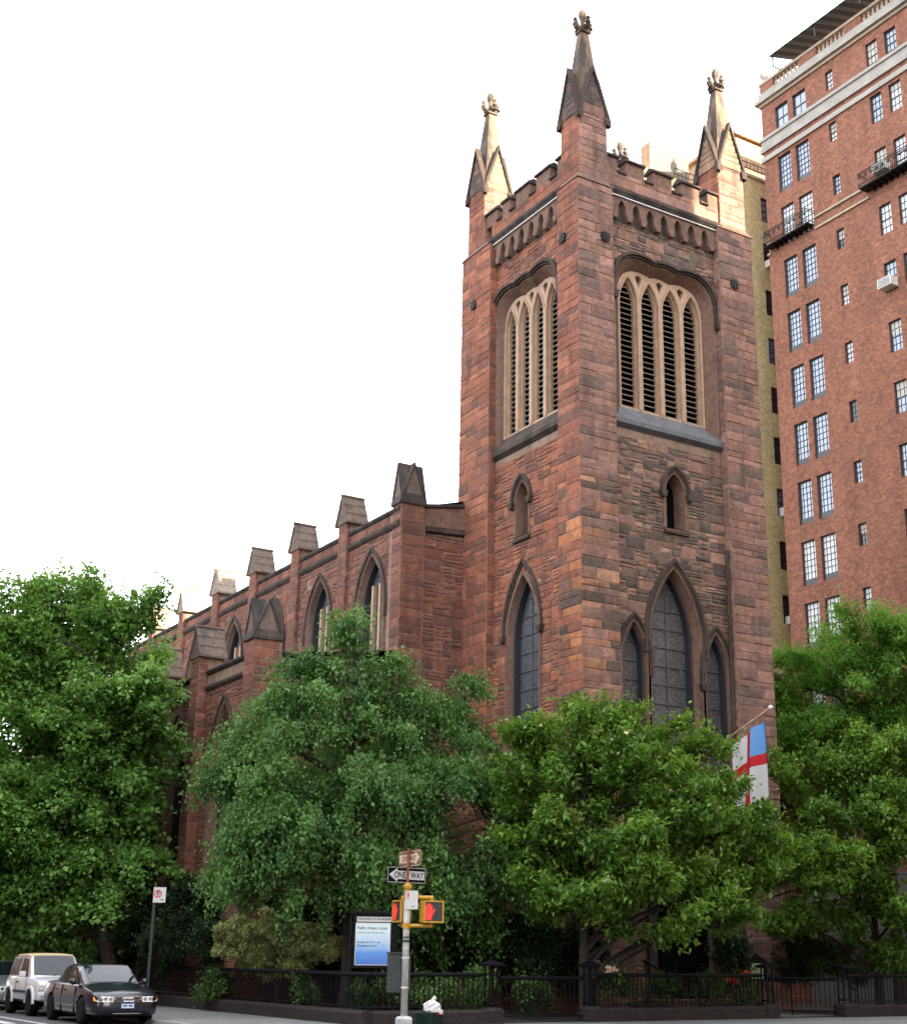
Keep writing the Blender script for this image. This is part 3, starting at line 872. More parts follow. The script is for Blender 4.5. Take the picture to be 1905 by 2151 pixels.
def saddle_cap(xa, xb, yc, ze, zr, half, mat, parent):
    """gabled buttress head with stepped stone slopes, ridge across the wall"""
    m_ = MB()
    fnx = lambda u, v, w: (w, yc + u, v)
    m_.prism([(-half + 0.06, ze - 0.05), (half - 0.06, ze - 0.05), (half - 0.08, ze + 0.02), (0, zr - 0.1), (-half + 0.08, ze + 0.02)], fnx, xa + 0.05, xb - 0.05)
    n = 3
    for s in (-1, 1):
        for k in range(n):
            t0, t1 = k / n, (k + 1) / n + 0.06
            u0, z0 = s * half * (1 - t0) * 1.02, ze - 0.06 + (zr - ze) * t0
            u1, z1 = s * half * (1 - min(1, t1)), ze - 0.06 + (zr - ze) * min(1, t1)
            m_.prism([(u0 + s * 0.03, z0 - 0.01), (u0 + s * 0.03, z0 + 0.07), (u1, z1 + 0.05), (u1, z1 - 0.03)], fnx, xa, xb)
    m_.tube([(xa - 0.02, yc, zr), (xb + 0.02, yc, zr)], 0.06, 6)
    return m_.build('cap', mat, parent)

def wall_buttress(xw, xo, yc, hw, z1, pal, cap_mat, xin):
    m_ = MB().box(xo, xin, yc - hw, yc + hw, 0 if xo < -6 else 10.0, z1)
    root = m_.build('buttress', M['mortar'], church)
    z0 = 0 if xo < -6 else 11.0
    masonry(FL(xo), yc - hw, yc + hw, z0, z1, pal, 'ashlar', rough=0.014)
    masonry(FR(yc - hw), xo, xw, z0, z1, pal, 'ashlar', rough=0.012)
    saddle_cap(xo - 0.1, xin + 0.05, yc, z1 + 0.02, z1 + 1.12, hw + 0.13, cap_mat, root)
    return root
for k, yc in enumerate(CB):
    wall_buttress(CX, CX - 0.16, yc, 0.33, 17.2, PAL_N, M['cap_sunlit'] if k >= 3 else M['cap_mid'], -1.95)  # far caps take a paler stone: sunlight put into their colour

def cross_cap(x0, x1, y0, y1, ze, za, parent):
    cx_, cy_ = (x0 + x1) / 2, (y0 + y1) / 2; h, hy = (x1 - x0) / 2, (y1 - y0) / 2
    g = MB(); cp = MB()
    for ax in (0, 1):
        hh, oo = (h, hy) if ax == 0 else (hy, h)
        if ax == 0: fn = lambda u, v, w: (cx_ + u, cy_ + w, v)
        else: fn = lambda u, v, w: (cx_ + w, cy_ + u, v)
        g.prism([(-hh + 0.02, ze), (hh - 0.02, ze), (0, za - 0.12)], fn, -oo, oo)
        for t in (-1, 1):
            cp.prism([(0, za), (t * (hh + 0.08), ze - 0.10), (t * (hh + 0.08), ze - 0.20), (t * (hh + 0.0), ze - 0.08), (0, za - 0.12)], fn, -oo - 0.05, oo + 0.05)
    g.build('gablet', M['cap_mid'], parent); cp.build('cap', M['cap_dark'], parent)
def corner_pier(x0, x1, y0, y1, z1, za, pal):
    root = MB().box(x0, x1, y0, y1, 0, z1 + 0.1).build('buttress', M['mortar'], church)
    masonry(FR(y0), x0, x1, 0, z1, pal, 'ashlar', rough=0.014)
    masonry(FL(x0), y0, y1, 0, z1, pal, 'ashlar', rough=0.014)
    cross_cap(x0, x1, y0, y1, z1, za, root)
corner_pier(-2.62, -1.70, 7.1, 7.75, 17.1, 18.5, PAL_N)
corner_pier(-7.9, -7.0, 6.95, 7.7, 11.5, 12.7, PAL_N)
corner_pier(14.75, 15.75, 6.9, 7.8, 11.5, 12.8, PAL_N)
# south aisle
ALF = FL(AX)
AW = [9.95 + 4.3 * k for k in range(6)]; ext_a, holes_a = [], []
for k, wc in enumerate(AW):
    if k < 4:
        o_, e_ = make_openings(ALF, 'aisle', wc, 0.9, 3.2, 7.7, 2.0, 0.5, 0.68, M['dressed'], hood=0.16, hood_w=0.1, hood_bottom=7.5, stops=False)
        ext_a.append(e_); holes_a.append(o_)
am = MB(); plate(am, ALF, [(EY, 0), (NY1, 0), (NY1, 11.03), (EY, 11.03)], holes_a, 0.0, -0.5, back=False); am.build('aisle_wall', M['mortar'], church)
masonry(ALF, EY + 0.8, 24.0, 0.0, 10.3, PAL_N, 'rubble', ext_a, rough=0.025)
course(ALF, EY, NY1, 10.28, 10.5, 0.12, M['dressed_dark']); course(ALF, EY, NY1, 10.86, 11.06, 0.12, M['cap_dark'], 'coping')
for k in range(4):
    wall_buttress(AX, AX - 0.34, 12.15 + 4.3 * k, 0.38, 11.55, PAL_N, M['cap_mid'], AX + 0.55)
ae = MB(); ae.add([CRF(u, v, 0.0) for u, v in ((AX, 0), (CX, 0), (CX, 11.0), (AX, 11.0))], [(0, 1, 2, 3)]); ae.build('aisle_wall', M['mortar'], church)
masonry(CRF, -6.75, -2.78, 0.0, 10.2, PAL_N, 'rubble', rough=0.025)
course(CRF, -6.8, -2.7, 10.18, 10.42, 0.14, M['dressed_dark']); course(CRF, -6.8, -2.7, 10.85, 11.06, 0.12, M['cap_dark'], 'coping')
ar = MB(); ar.add([(AX, EY, 10.9), (CX + 0.1, EY, 11.6), (CX + 0.1, NY1, 11.6), (AX, NY1, 10.9)], [(0, 1, 2, 3)]); ar.build('aisle_roof', M['slate'], church)
# north aisle (shows beside the tower)
na = MB(); na.box(TW, 15.5, EY, NY1, 0, 10.9); na.build('aisle_wall', M['mortar'], church)
masonry(CRF, TW + 0.02, 14.65, 0.0, 10.4, PAL_R, 'rubble', [arch_extent(11.3, 0.9, 3.2, 6.6, 1.7, 0.05)], rough=0.025)
course(CRF, TW, 14.65, 10.4, 11.0, 0.15, M['cap_dark'], 'coping')
make_openings(CRF, 'n', 11.3, 0.9, 3.2, 6.6, 1.7, 0.3, 0.7, M['dressed'], hood_bottom=6.4)
# entrance steps
for k in range(3):
    MB().box(2.3 + 0.0, 5.6, -1.5 + 0.35 * k, 0.32, ZS + 0.03 + 0.13 * k, ZS + 0.16 + 0.13 * k).build('step', M['dressed'], church)
# dark streak by the north-east buttress, added as a thin tube
MB().tube([(bR1 - 0.12, 0.12, 0), (bR1 - 0.12, 0.12, 14.9)], 0.05, 8).build('dark_streak', M['dressed_dark'], church)

# ---- turn the collected stones into geometry: the 300 largest are pieces of their own
STONES.sort(key=lambda s: -s[0])
lead_st, rest = [], []
for s in STONES:
    zmid = s[1][8][2]
    if len(lead_st) < 296 and zmid > 9.5 and s[1][8][0] > -3.2: lead_st.append(s)
    else: rest.append(s)
for a, vs, fs, c in lead_st:
    MB().add(vs, fs, c).build('stone', M['stone'], church)
sb_ = MB()
for a, vs, fs, c in rest: sb_.add(vs, fs, c)
tag(sb_.build('stonework', M['stone'], church), kind='stuff')
# ------------------------------------------------------------------ brick apartment house north of the church
M['brick'] = brick_mat('red_brick', srgb(141, 92, 74), srgb(110, 74, 61), srgb(130, 104, 89), var=0.16)
M['brick_y'] = brick_mat('buff_brick', srgb(200, 184, 138), srgb(188, 172, 128), srgb(172, 158, 124), var=0.12)
M['brick_far'] = brick_mat('tan_brick', srgb(170, 140, 110), srgb(150, 120, 95), srgb(160, 140, 120), var=0.15)
M['brick_row'] = brick_mat('row_house_brick', srgb(104, 74, 60), srgb(84, 62, 54), srgb(96, 80, 70), var=0.35)
M['limestone'] = simple('limestone', (0.44, 0.42, 0.38), 0.8, var=0.16, scale=2.0, bump=0.15)
M['grey_base'] = simple('grey_base_stone', (0.16, 0.155, 0.15), 0.8, var=0.2, scale=2.0, bump=0.15)
M['whitestone'] = simple('white_terracotta', (0.30, 0.28, 0.25), 0.7, var=0.2, scale=1.5, bump=0.15)
M['buffstone'] = simple('buff_terracotta', (0.34, 0.28, 0.21), 0.75, var=0.2, scale=2.0)
M['win_dark'] = simple('window_paint_black', (0.02, 0.022, 0.026), 0.45)
M['panel'] = simple('grey_spandrel_panel', (0.055, 0.058, 0.066), 0.5, var=0.2)
M['glass_sky'] = glass_mat('window_glass', (0.09, 0.14, 0.22), 0.05, 2.4)  # blue base colour paints in part of the reflected sky
M['glass_blind'] = glass_mat('window_glass_with_blind', (0.50, 0.52, 0.53), 0.12, 1.8)
M['chimney'] = simple('buff_render', (0.17, 0.14, 0.11), 0.9, var=0.15)
M['blind'] = simple('cream_roller_blind', (0.42, 0.40, 0.36), 0.4, var=0.1)
M['glass_dark'] = glass_mat('window_glass_dark', (0.025, 0.03, 0.04), 0.05, 1.7)
M['ac'] = simple('air_conditioner_enamel', (0.60, 0.60, 0.55), 0.5, var=0.1)
M['awning'] = simple('dark_green_awning', (0.016, 0.026, 0.022), 0.8, var=0.3, scale=5, spec=0.15)
M['awning2'] = simple('grey_awning_stripe', (0.07, 0.085, 0.08), 0.8, spec=0.15)

def wall_rects(mb, fn, u0, u1, v0, v1, rects, depth):
    """wall face with rectangular openings and their reveals"""
    us = sorted({u0, u1, *[x for r in rects for x in r[:2]]}); vs = sorted({v0, v1, *[x for r in rects for x in r[2:]]})
    for a, b in zip(us, us[1:]):
        for c, d in zip(vs, vs[1:]):
            um, vm = (a + b) / 2, (c + d) / 2
            if any(r[0] < um < r[1] and r[2] < vm < r[3] for r in rects): continue
            mb.add([fn(a, c, 0), fn(b, c, 0), fn(b, d, 0), fn(a, d, 0)], [(0, 1, 2, 3)])
    for a, b, c, d in rects:
        mb.add([fn(a, c, 0), fn(b, c, 0), fn(b, d, 0), fn(a, d, 0), fn(a, c, -depth), fn(b, c, -depth), fn(b, d, -depth), fn(a, d, -depth)],
               [(0, 1, 5, 4), (1, 2, 6, 5), (2, 3, 7, 6), (3, 0, 4, 7)])

def sash(parent, fn, a, b, c, d, depth, cols, rows, glass, panel=0.0, mid=True, bar=0.02):
    """window: dark frame with glazing bars, pane set behind, optional panel below"""
    fr = MB(); e = 0.05
    for (p, q, r, s) in ((a, a + e, c, d), (b - e, b, c, d), (a, b, d - e, d), (a, b, c, c + e)):
        fr.prism([(p, r), (q, r), (q, s), (p, s)], fn, -depth, -depth + 0.07)
    c2 = c + panel
    for k in range(1, cols):
        u = a + (b - a) * k / cols
        fr.prism([(u - bar / 2, c2), (u + bar / 2, c2), (u + bar / 2, d), (u - bar / 2, d)], fn, -depth, -depth + 0.045)
    for k in range(1, rows):
        v = c2 + (d - c2) * k / rows
        bb = bar * (1.6 if mid and k == rows // 2 else 0.5)
        fr.prism([(a, v - bb), (b, v - bb), (b, v + bb), (a, v + bb)], fn, -depth, -depth + 0.05)
    w = fr.build('window', M['win_dark'], parent)
    g = MB(); g.add([fn(a, c2, -depth + 0.02), fn(b, c2, -depth + 0.02), fn(b, d, -depth + 0.02), fn(a, d, -depth + 0.02)], [(0, 1, 2, 3)])
    g.build('pane', glass, w)
    if panel:
        p_ = MB(); p_.prism([(a + e, c + e), (b - e, c + e), (b - e, c2), (a + e, c2)], fn, -depth, -depth + 0.06); p_.build('panel', M['panel'], w)
    return w

XB = 22.0
BF = FL(XB)
apt = empty('apartment_building', (XB, 4, 0), label='tall red brick apartment house with white bands right of the church tower', cat='building')
apt_off = Vector((XB, 4, 0))
class Sub:                                                         # build children in world coordinates under a shifted empty
    def __init__(s, o): s.o = o
def wb(mb, name, mat, parent, root):
    o = mb.build(name, mat, parent)
    return o
apt.location = (0, 0, 0)
tops = [45.1 - 3.04 * k for k in range(15)]
rects = []; wins = []
wr = random.Random(5)
gl = lambda: M[wr.choice(['glass_sky', 'glass_sky', 'glass_sky', 'glass_blind', 'glass_blind'])]
for k, zt in enumerate(tops):
    if zt < 5.5: break
    hA = 1.45 if k == 0 else (2.18 if k != 1 else 2.15)
    pn = 0.0 if k == 0 else 0.32
    for (a, b) in ((11.30, 12.23), (9.98, 10.94)):
        wins.append((a, b, zt - hA, zt, 2 if k == 0 else 4, 2 if k == 0 else 6, pn, k == 0))
    wins.append((8.07, 8.57, zt - 1.08, zt, 2, 4, 0.0, True))
    for (a, b) in ((5.08, 5.82), (3.88, 4.62), (0.4, 1.2), (-1.9, -1.1)):
        wins.append((a, b, zt - 1.55, zt, 3, 4, 0.0, True))
rects = [(w[0], w[1], w[2], w[3]) for w in wins]
bw = MB(); wall_rects(bw, BF, -6.0, 13.25, 5.2, 46.0, rects, 0.16)
bw.add([(XB, -6, 5.2), (XB, -6, 46), (XB + 24, -6, 46), (XB + 24, -6, 5.2)], [(0, 1, 2, 3)])
bw.add([(XB, 13.25, 5.2), (XB, 13.25, 46), (XB + 24, 13.25, 46), (XB + 24, 13.25, 5.2)], [(0, 1, 2, 3)])
bw.add([(XB + 24, -6, 0), (XB + 24, -6, 46), (XB + 24, 13.25, 46), (XB + 24, 13.25, 0)], [(0, 1, 2, 3)])
bw.add([(XB, -6, 46), (XB + 24, -6, 46), (XB + 24, 13.25, 46), (XB, 13.25, 46)], [(0, 1, 2, 3)])
bw.build('wall', M['brick'], apt)
for i, (a, b, c, d, cols, rows, pn, mid) in enumerate(wins):
    z = d
    g = gl()
    if a > 9.5:
        g = M['glass_blind'] if (z < 21.5 or 38 < z < 40) else M['glass_sky']
    elif 8 < a < 9: g = M[wr.choice(['glass_sky', 'glass_dark', 'glass_blind'])]
    ws_ = sash(apt, BF, a, b, c, d, 0.16, cols, rows, g, pn, mid)
    if a < 9.5 and wr.random() < 0.55:                              # roller blinds drawn to different heights
        hb_ = (d - c) * wr.choice((0.25, 0.4, 0.5, 0.7))
        MB().add([BF(a + 0.04, d - hb_, -0.135), BF(b - 0.04, d - hb_, -0.135), BF(b - 0.04, d - 0.04, -0.135), BF(a + 0.04, d - 0.04, -0.135)], [(0, 1, 2, 3)]).build('blind', M['blind'], ws_)
base = MB(); base.box(XB - 0.12, XB + 24, -6.1, 13.3, 0, 5.2)
base.build('stone_base', M['grey_base'], apt)
for (v0, v1, w, mt) in ((42.22, 42.50, 0.10, 'whitestone'), (42.80, 43.05, 0.12, 'whitestone'), (43.05, 43.48, 0.06, 'whitestone'), (43.48, 43.66, 0.14, 'whitestone'), (45.62, 45.80, 0.10, 'buffstone'), (45.80, 46.02, 0.26, 'whitestone'), (46.02, 46.42, 0.10, 'whitestone')):
    m_ = MB(); m_.box(XB - w, XB + 0.1, -6.1, 13.25 + w, v0, v1)
    m_.build('stone_band', M[mt], apt)
for v0 in (37.30, 36.68):
    for (a, b) in ((6.3, 9.88), (13.05, 13.3)):
        MB().box(XB - 0.09, XB + 0.05, a, b, v0, v0 + 0.11).build('stone_band', M['buffstone'], apt)
# roof parapet: brick piers and balusters
prof = [(0.07, 0), (0.07, 0.05), (0.045, 0.09), (0.085, 0.22), (0.09, 0.28), (0.045, 0.42), (0.035, 0.47), (0.06, 0.52), (0.07, 0.56)]
bal = MB().lathe(prof, 8).mesh('baluster', True)
for (a, b) in ((10.25, 12.25), (7.05, 9.05), (3.9, 5.95), (0.6, 2.6)):
    n = int((b - a) / 0.27)
    for k in range(n):
        link('baluster', bal, M['buffstone'], apt, loc=(XB + 0.12, a + (b - a) * (k + 0.5) / n, 46.42))
for (a, b) in ((12.25, 13.25), (9.05, 10.25), (5.95, 7.05), (2.6, 3.9), (-6, 0.6)):
    MB().box(XB - 0.02, XB + 0.3, a, b, 46.42, 47.0).build('parapet_pier', M['brick'], apt)
MB().box(XB + 0.002, XB + 23, 12.95, 13.25, 46.42, 47.0).build('parapet_pier', M['brick'], apt)
MB().box(XB - 0.06, XB + 0.34, -6, 13.3, 46.985, 47.14).build('parapet_rail', M['buffstone'], apt)
MB().lathe([(0.16, 0), (0.16, 0.08), (0.07, 0.16), (0.1, 0.26), (0.24, 0.42), (0.27, 0.62), (0.2, 0.74), (0.24, 0.8), (0.1, 0.9), (0.05, 1.05), (0.06, 1.12), (0.0, 1.2)], 12, (XB + 0.15, 13.05, 47.14)).build('urn', M['limestone'], apt, smooth=True)
# roof awning with striped slats on posts
aw = empty('roof_awning', (0, 0, 0), label='dark striped slatted awning on the brick apartment roof', cat='awning')
P0, P1 = Vector((XB + 0.5, 11.75, 48.45)), Vector((XB + 0.5, -4.0, 48.45))
n = 46
for k in range(n):
    y0 = 11.75 - 15.5 * k / n; y1 = 11.75 - 15.5 * (k + 1) / n
    m_ = MB(); m_.loft([[(XB - 0.7, y, 47.75), (XB + 2.6, y, 48.7), (XB + 2.6, y, 48.76), (XB - 0.7, y, 47.81)] for y in (y0, y1 + (0.02))])
    m_.build('slat', M['awning' if k % 2 else 'awning2'], aw)
for y in (11.6, 8.5, 5.4, 2.3, -0.8, -3.6):
    MB().box(XB - 0.6, XB - 0.54, y - 0.03, y + 0.03, 47.14, 47.77).box(XB - 0.6, XB + 0.2, y - 0.03, y + 0.03, 47.10, 47.14).build('post', M['win_dark'], aw)
    MB().box(XB + 2.5, XB + 2.56, y - 0.03, y + 0.03, 46.0, 48.7).build('post', M['win_dark'], aw)
# iron balconies
def balcony(y0, y1, zb, zt, proj):
    r = MB().box(XB - proj, XB, y0, y1, zb, zb + 0.07).build('balcony', M['iron'], apt)
    for k in range(int((y1 - y0) / 0.35)):
        MB().prism([(zb - 0.18, 0), (zb, 0), (zb, -proj), (zb - 0.04, -proj)], lambda u, v, w: (XB + v, w, u), y0 + 0.35 * k + 0.1, y0 + 0.35 * k + 0.14).build('bracket', M['iron'], r)
    rl = MB()
    for z in (zb + 0.2, zt - 0.1, zt):
        rl.tube([(XB, y0, z), (XB - proj, y0, z), (XB - proj, y1, z), (XB, y1, z)], 0.022, 5)
    n = int((y1 - y0) / 0.12)
    for k in range(n + 1):
        y = y0 + (y1 - y0) * k / n
        rl.tube([(XB - proj, y, zb), (XB - proj, y, zt)], 0.014, 4)
        if k % 3 == 1: rl.lathe([(0.075, -0.012), (0.095, 0.0), (0.075, 0.012), (0.055, 0.0)], 8, (XB - proj, y, zt - 0.25), 'x')
    rl.build('railing', M['iron'], r)
balcony(10.0, 13.05, 36.95, 37.80, 0.5)
balcony(3.3, 6.42, 37.05, 37.88, 0.6)
# window air conditioners
def window_ac(x, y0, y1, z0, z1, label, proj=0.45, face='x'):
    if face == 'x':
        m_ = MB().box(x - proj, x + 0.1, y0, y1, z0, z1)
    else:
        m_ = MB().box(y0, y1, x - proj, x + 0.1, z0, z1)
    root = m_.build('air_conditioner', M['ac'])
    tag(root, label, 'air conditioner', 'window air conditioners')
    g = MB()
    for k in range(6):
        z = z0 + 0.06 + (z1 - z0 - 0.12) * k / 5
        if face == 'x': g.box(x - proj - 0.012, x - proj + 0.01, y0 + 0.05, y1 - 0.05, z - 0.012, z + 0.012)
        else: g.box(y0 + 0.05, y1 - 0.05, x - proj - 0.012, x - proj + 0.01, z - 0.012, z + 0.012)
    g.build('grille', M['panel'], root)
window_ac(XB, 5.05, 5.85, 31.48, 31.95, 'white air conditioner jutting from a window midway up the right edge', 0.5)
window_ac(XB, 4.9, 5.7, 37.58, 38.0, 'white air conditioner standing above the right iron balcony', 0.4)
window_ac(XB, 3.9, 4.6, 19.35, 19.8, 'white air conditioner low at the right edge of the brick wall', 0.5)

# ------------------------------------------------------------------ buff brick block behind
YB = 15.5
ybk = empty('apartment_building', label='narrow buff yellow brick block between church tower and red apartment house', cat='building')
YF = FR(YB)
ZY0, FLY = 41.9, 2.843
yt = [ZY0 - FLY * k for k in range(13)]
yrects = [(23.8, 24.75, z - 1.5, z) for z in yt] + [(27.4, 28.3, z - 1.5, z) for z in yt]
m_ = MB(); wall_rects(m_, YF, 21.78, 44, 0, 42.9, yrects, 0.15)
m_.add([(21.78, YB, 0), (21.78, YB + 13, 0), (21.78, YB + 13, 42.9), (21.78, YB, 42.9)], [(0, 1, 2, 3)])
m_.add([(21.78, YB, 42.6), (44, YB, 42.6), (44, YB + 13, 42.6), (21.78, YB + 13, 42.6)], [(0, 1, 2, 3)])
m_.box(18.0, 21.775, 18.35, 27, 0, 43.3)
m_.build('wall', M['brick_y'], ybk)
for i, r in enumerate(yrects[:13]):
    sash(ybk, YF, *r, 0.15, 2, 4, M['glass_dark'] if i % 3 else M['glass_sky'], 0.0, True)
window_ac(YB, 23.9, 24.4, ZY0 - FLY * 1 - 1.5, ZY0 - FLY - 1.1, 'air conditioner in a high window of the buff brick block', 0.35, 'y')
window_ac(YB, 24.0, 24.5, ZY0 - FLY * 6 - 1.5, ZY0 - FLY * 6 - 1.05, 'air conditioner halfway up the buff brick block', 0.35, 'y')
window_ac(YB, 24.0, 24.5, ZY0 - FLY * 8 - 1.5, ZY0 - FLY * 8 - 1.1, 'lowest air conditioner showing on the buff brick block', 0.35, 'y')
MB().box(21.73, 44, YB - 0.08, YB + 0.3, 42.9, 43.04).build('coping', M['buffstone'], ybk)
for (xa, xb, zb, yy) in ((21.85, 38.0, 43.04, YB + 0.1), (20.3, 21.75, 43.3, 18.6)):
    rl = MB()
    for z in (0.15, 0.5, 0.86): rl.tube([(xa, yy, zb + z), (xb, yy, zb + z)], 0.03, 4)
    for k in range(int((xb - xa) / 0.28)): rl.tube([(xa + 0.28 * k, yy, zb), (xa + 0.28 * k, yy, zb + 0.86)], 0.02, 4)
    rl.build('roof_railing', M['iron'], ybk)
ph = MB().box(23.3, 31, YB + 1.2, YB + 8, 42.7, 46.3); ph.box(23.1, 31.2, YB + 1.0, YB + 8.2, 46.3, 46.5)
ph.build('penthouse', M['brick_far'], ybk)
MB().box(19.1, 21.7, 19.0, 19.7, 43.2, 45.5).build('chimney_wall', M['chimney'], ybk)
MB().box(18.85, 19.1, 18.95, 19.75, 43.2, 45.55).build('chimney_end', M['brick_far'], ybk)

# ------------------------------------------------------------------ blocks across the streets, added unseen behind the viewer to shade the church
def far_block(label, boxes, mat):
    o = MB()
    for b in boxes: o.box(*b)
    m_ = o.build('apartment_building', mat)
    return tag(m_, label, 'building', 'unseen blocks added to shade the church')
far_block('tan brick apartment block added out of view behind the viewer, stepped to shade the church',
          [(-8, 60, -66, -38, 0, 48.0), (-8, 15.3, -66, -37.95, 48.0, 50.6), (-8, 11.4, -66, -37.9, 50.6, 55.5)], M['brick_far'])
far_block('tan brick corner block added out of view behind the viewer to cut low sky light', [(-70, -29, -70, -38, 0, 28)], M['brick_far'])
far_block('row of red brick houses added out of view across the side street to cut low sky light', [(-50, -29, -4, 90, 0, 16)], M['brick_row'])
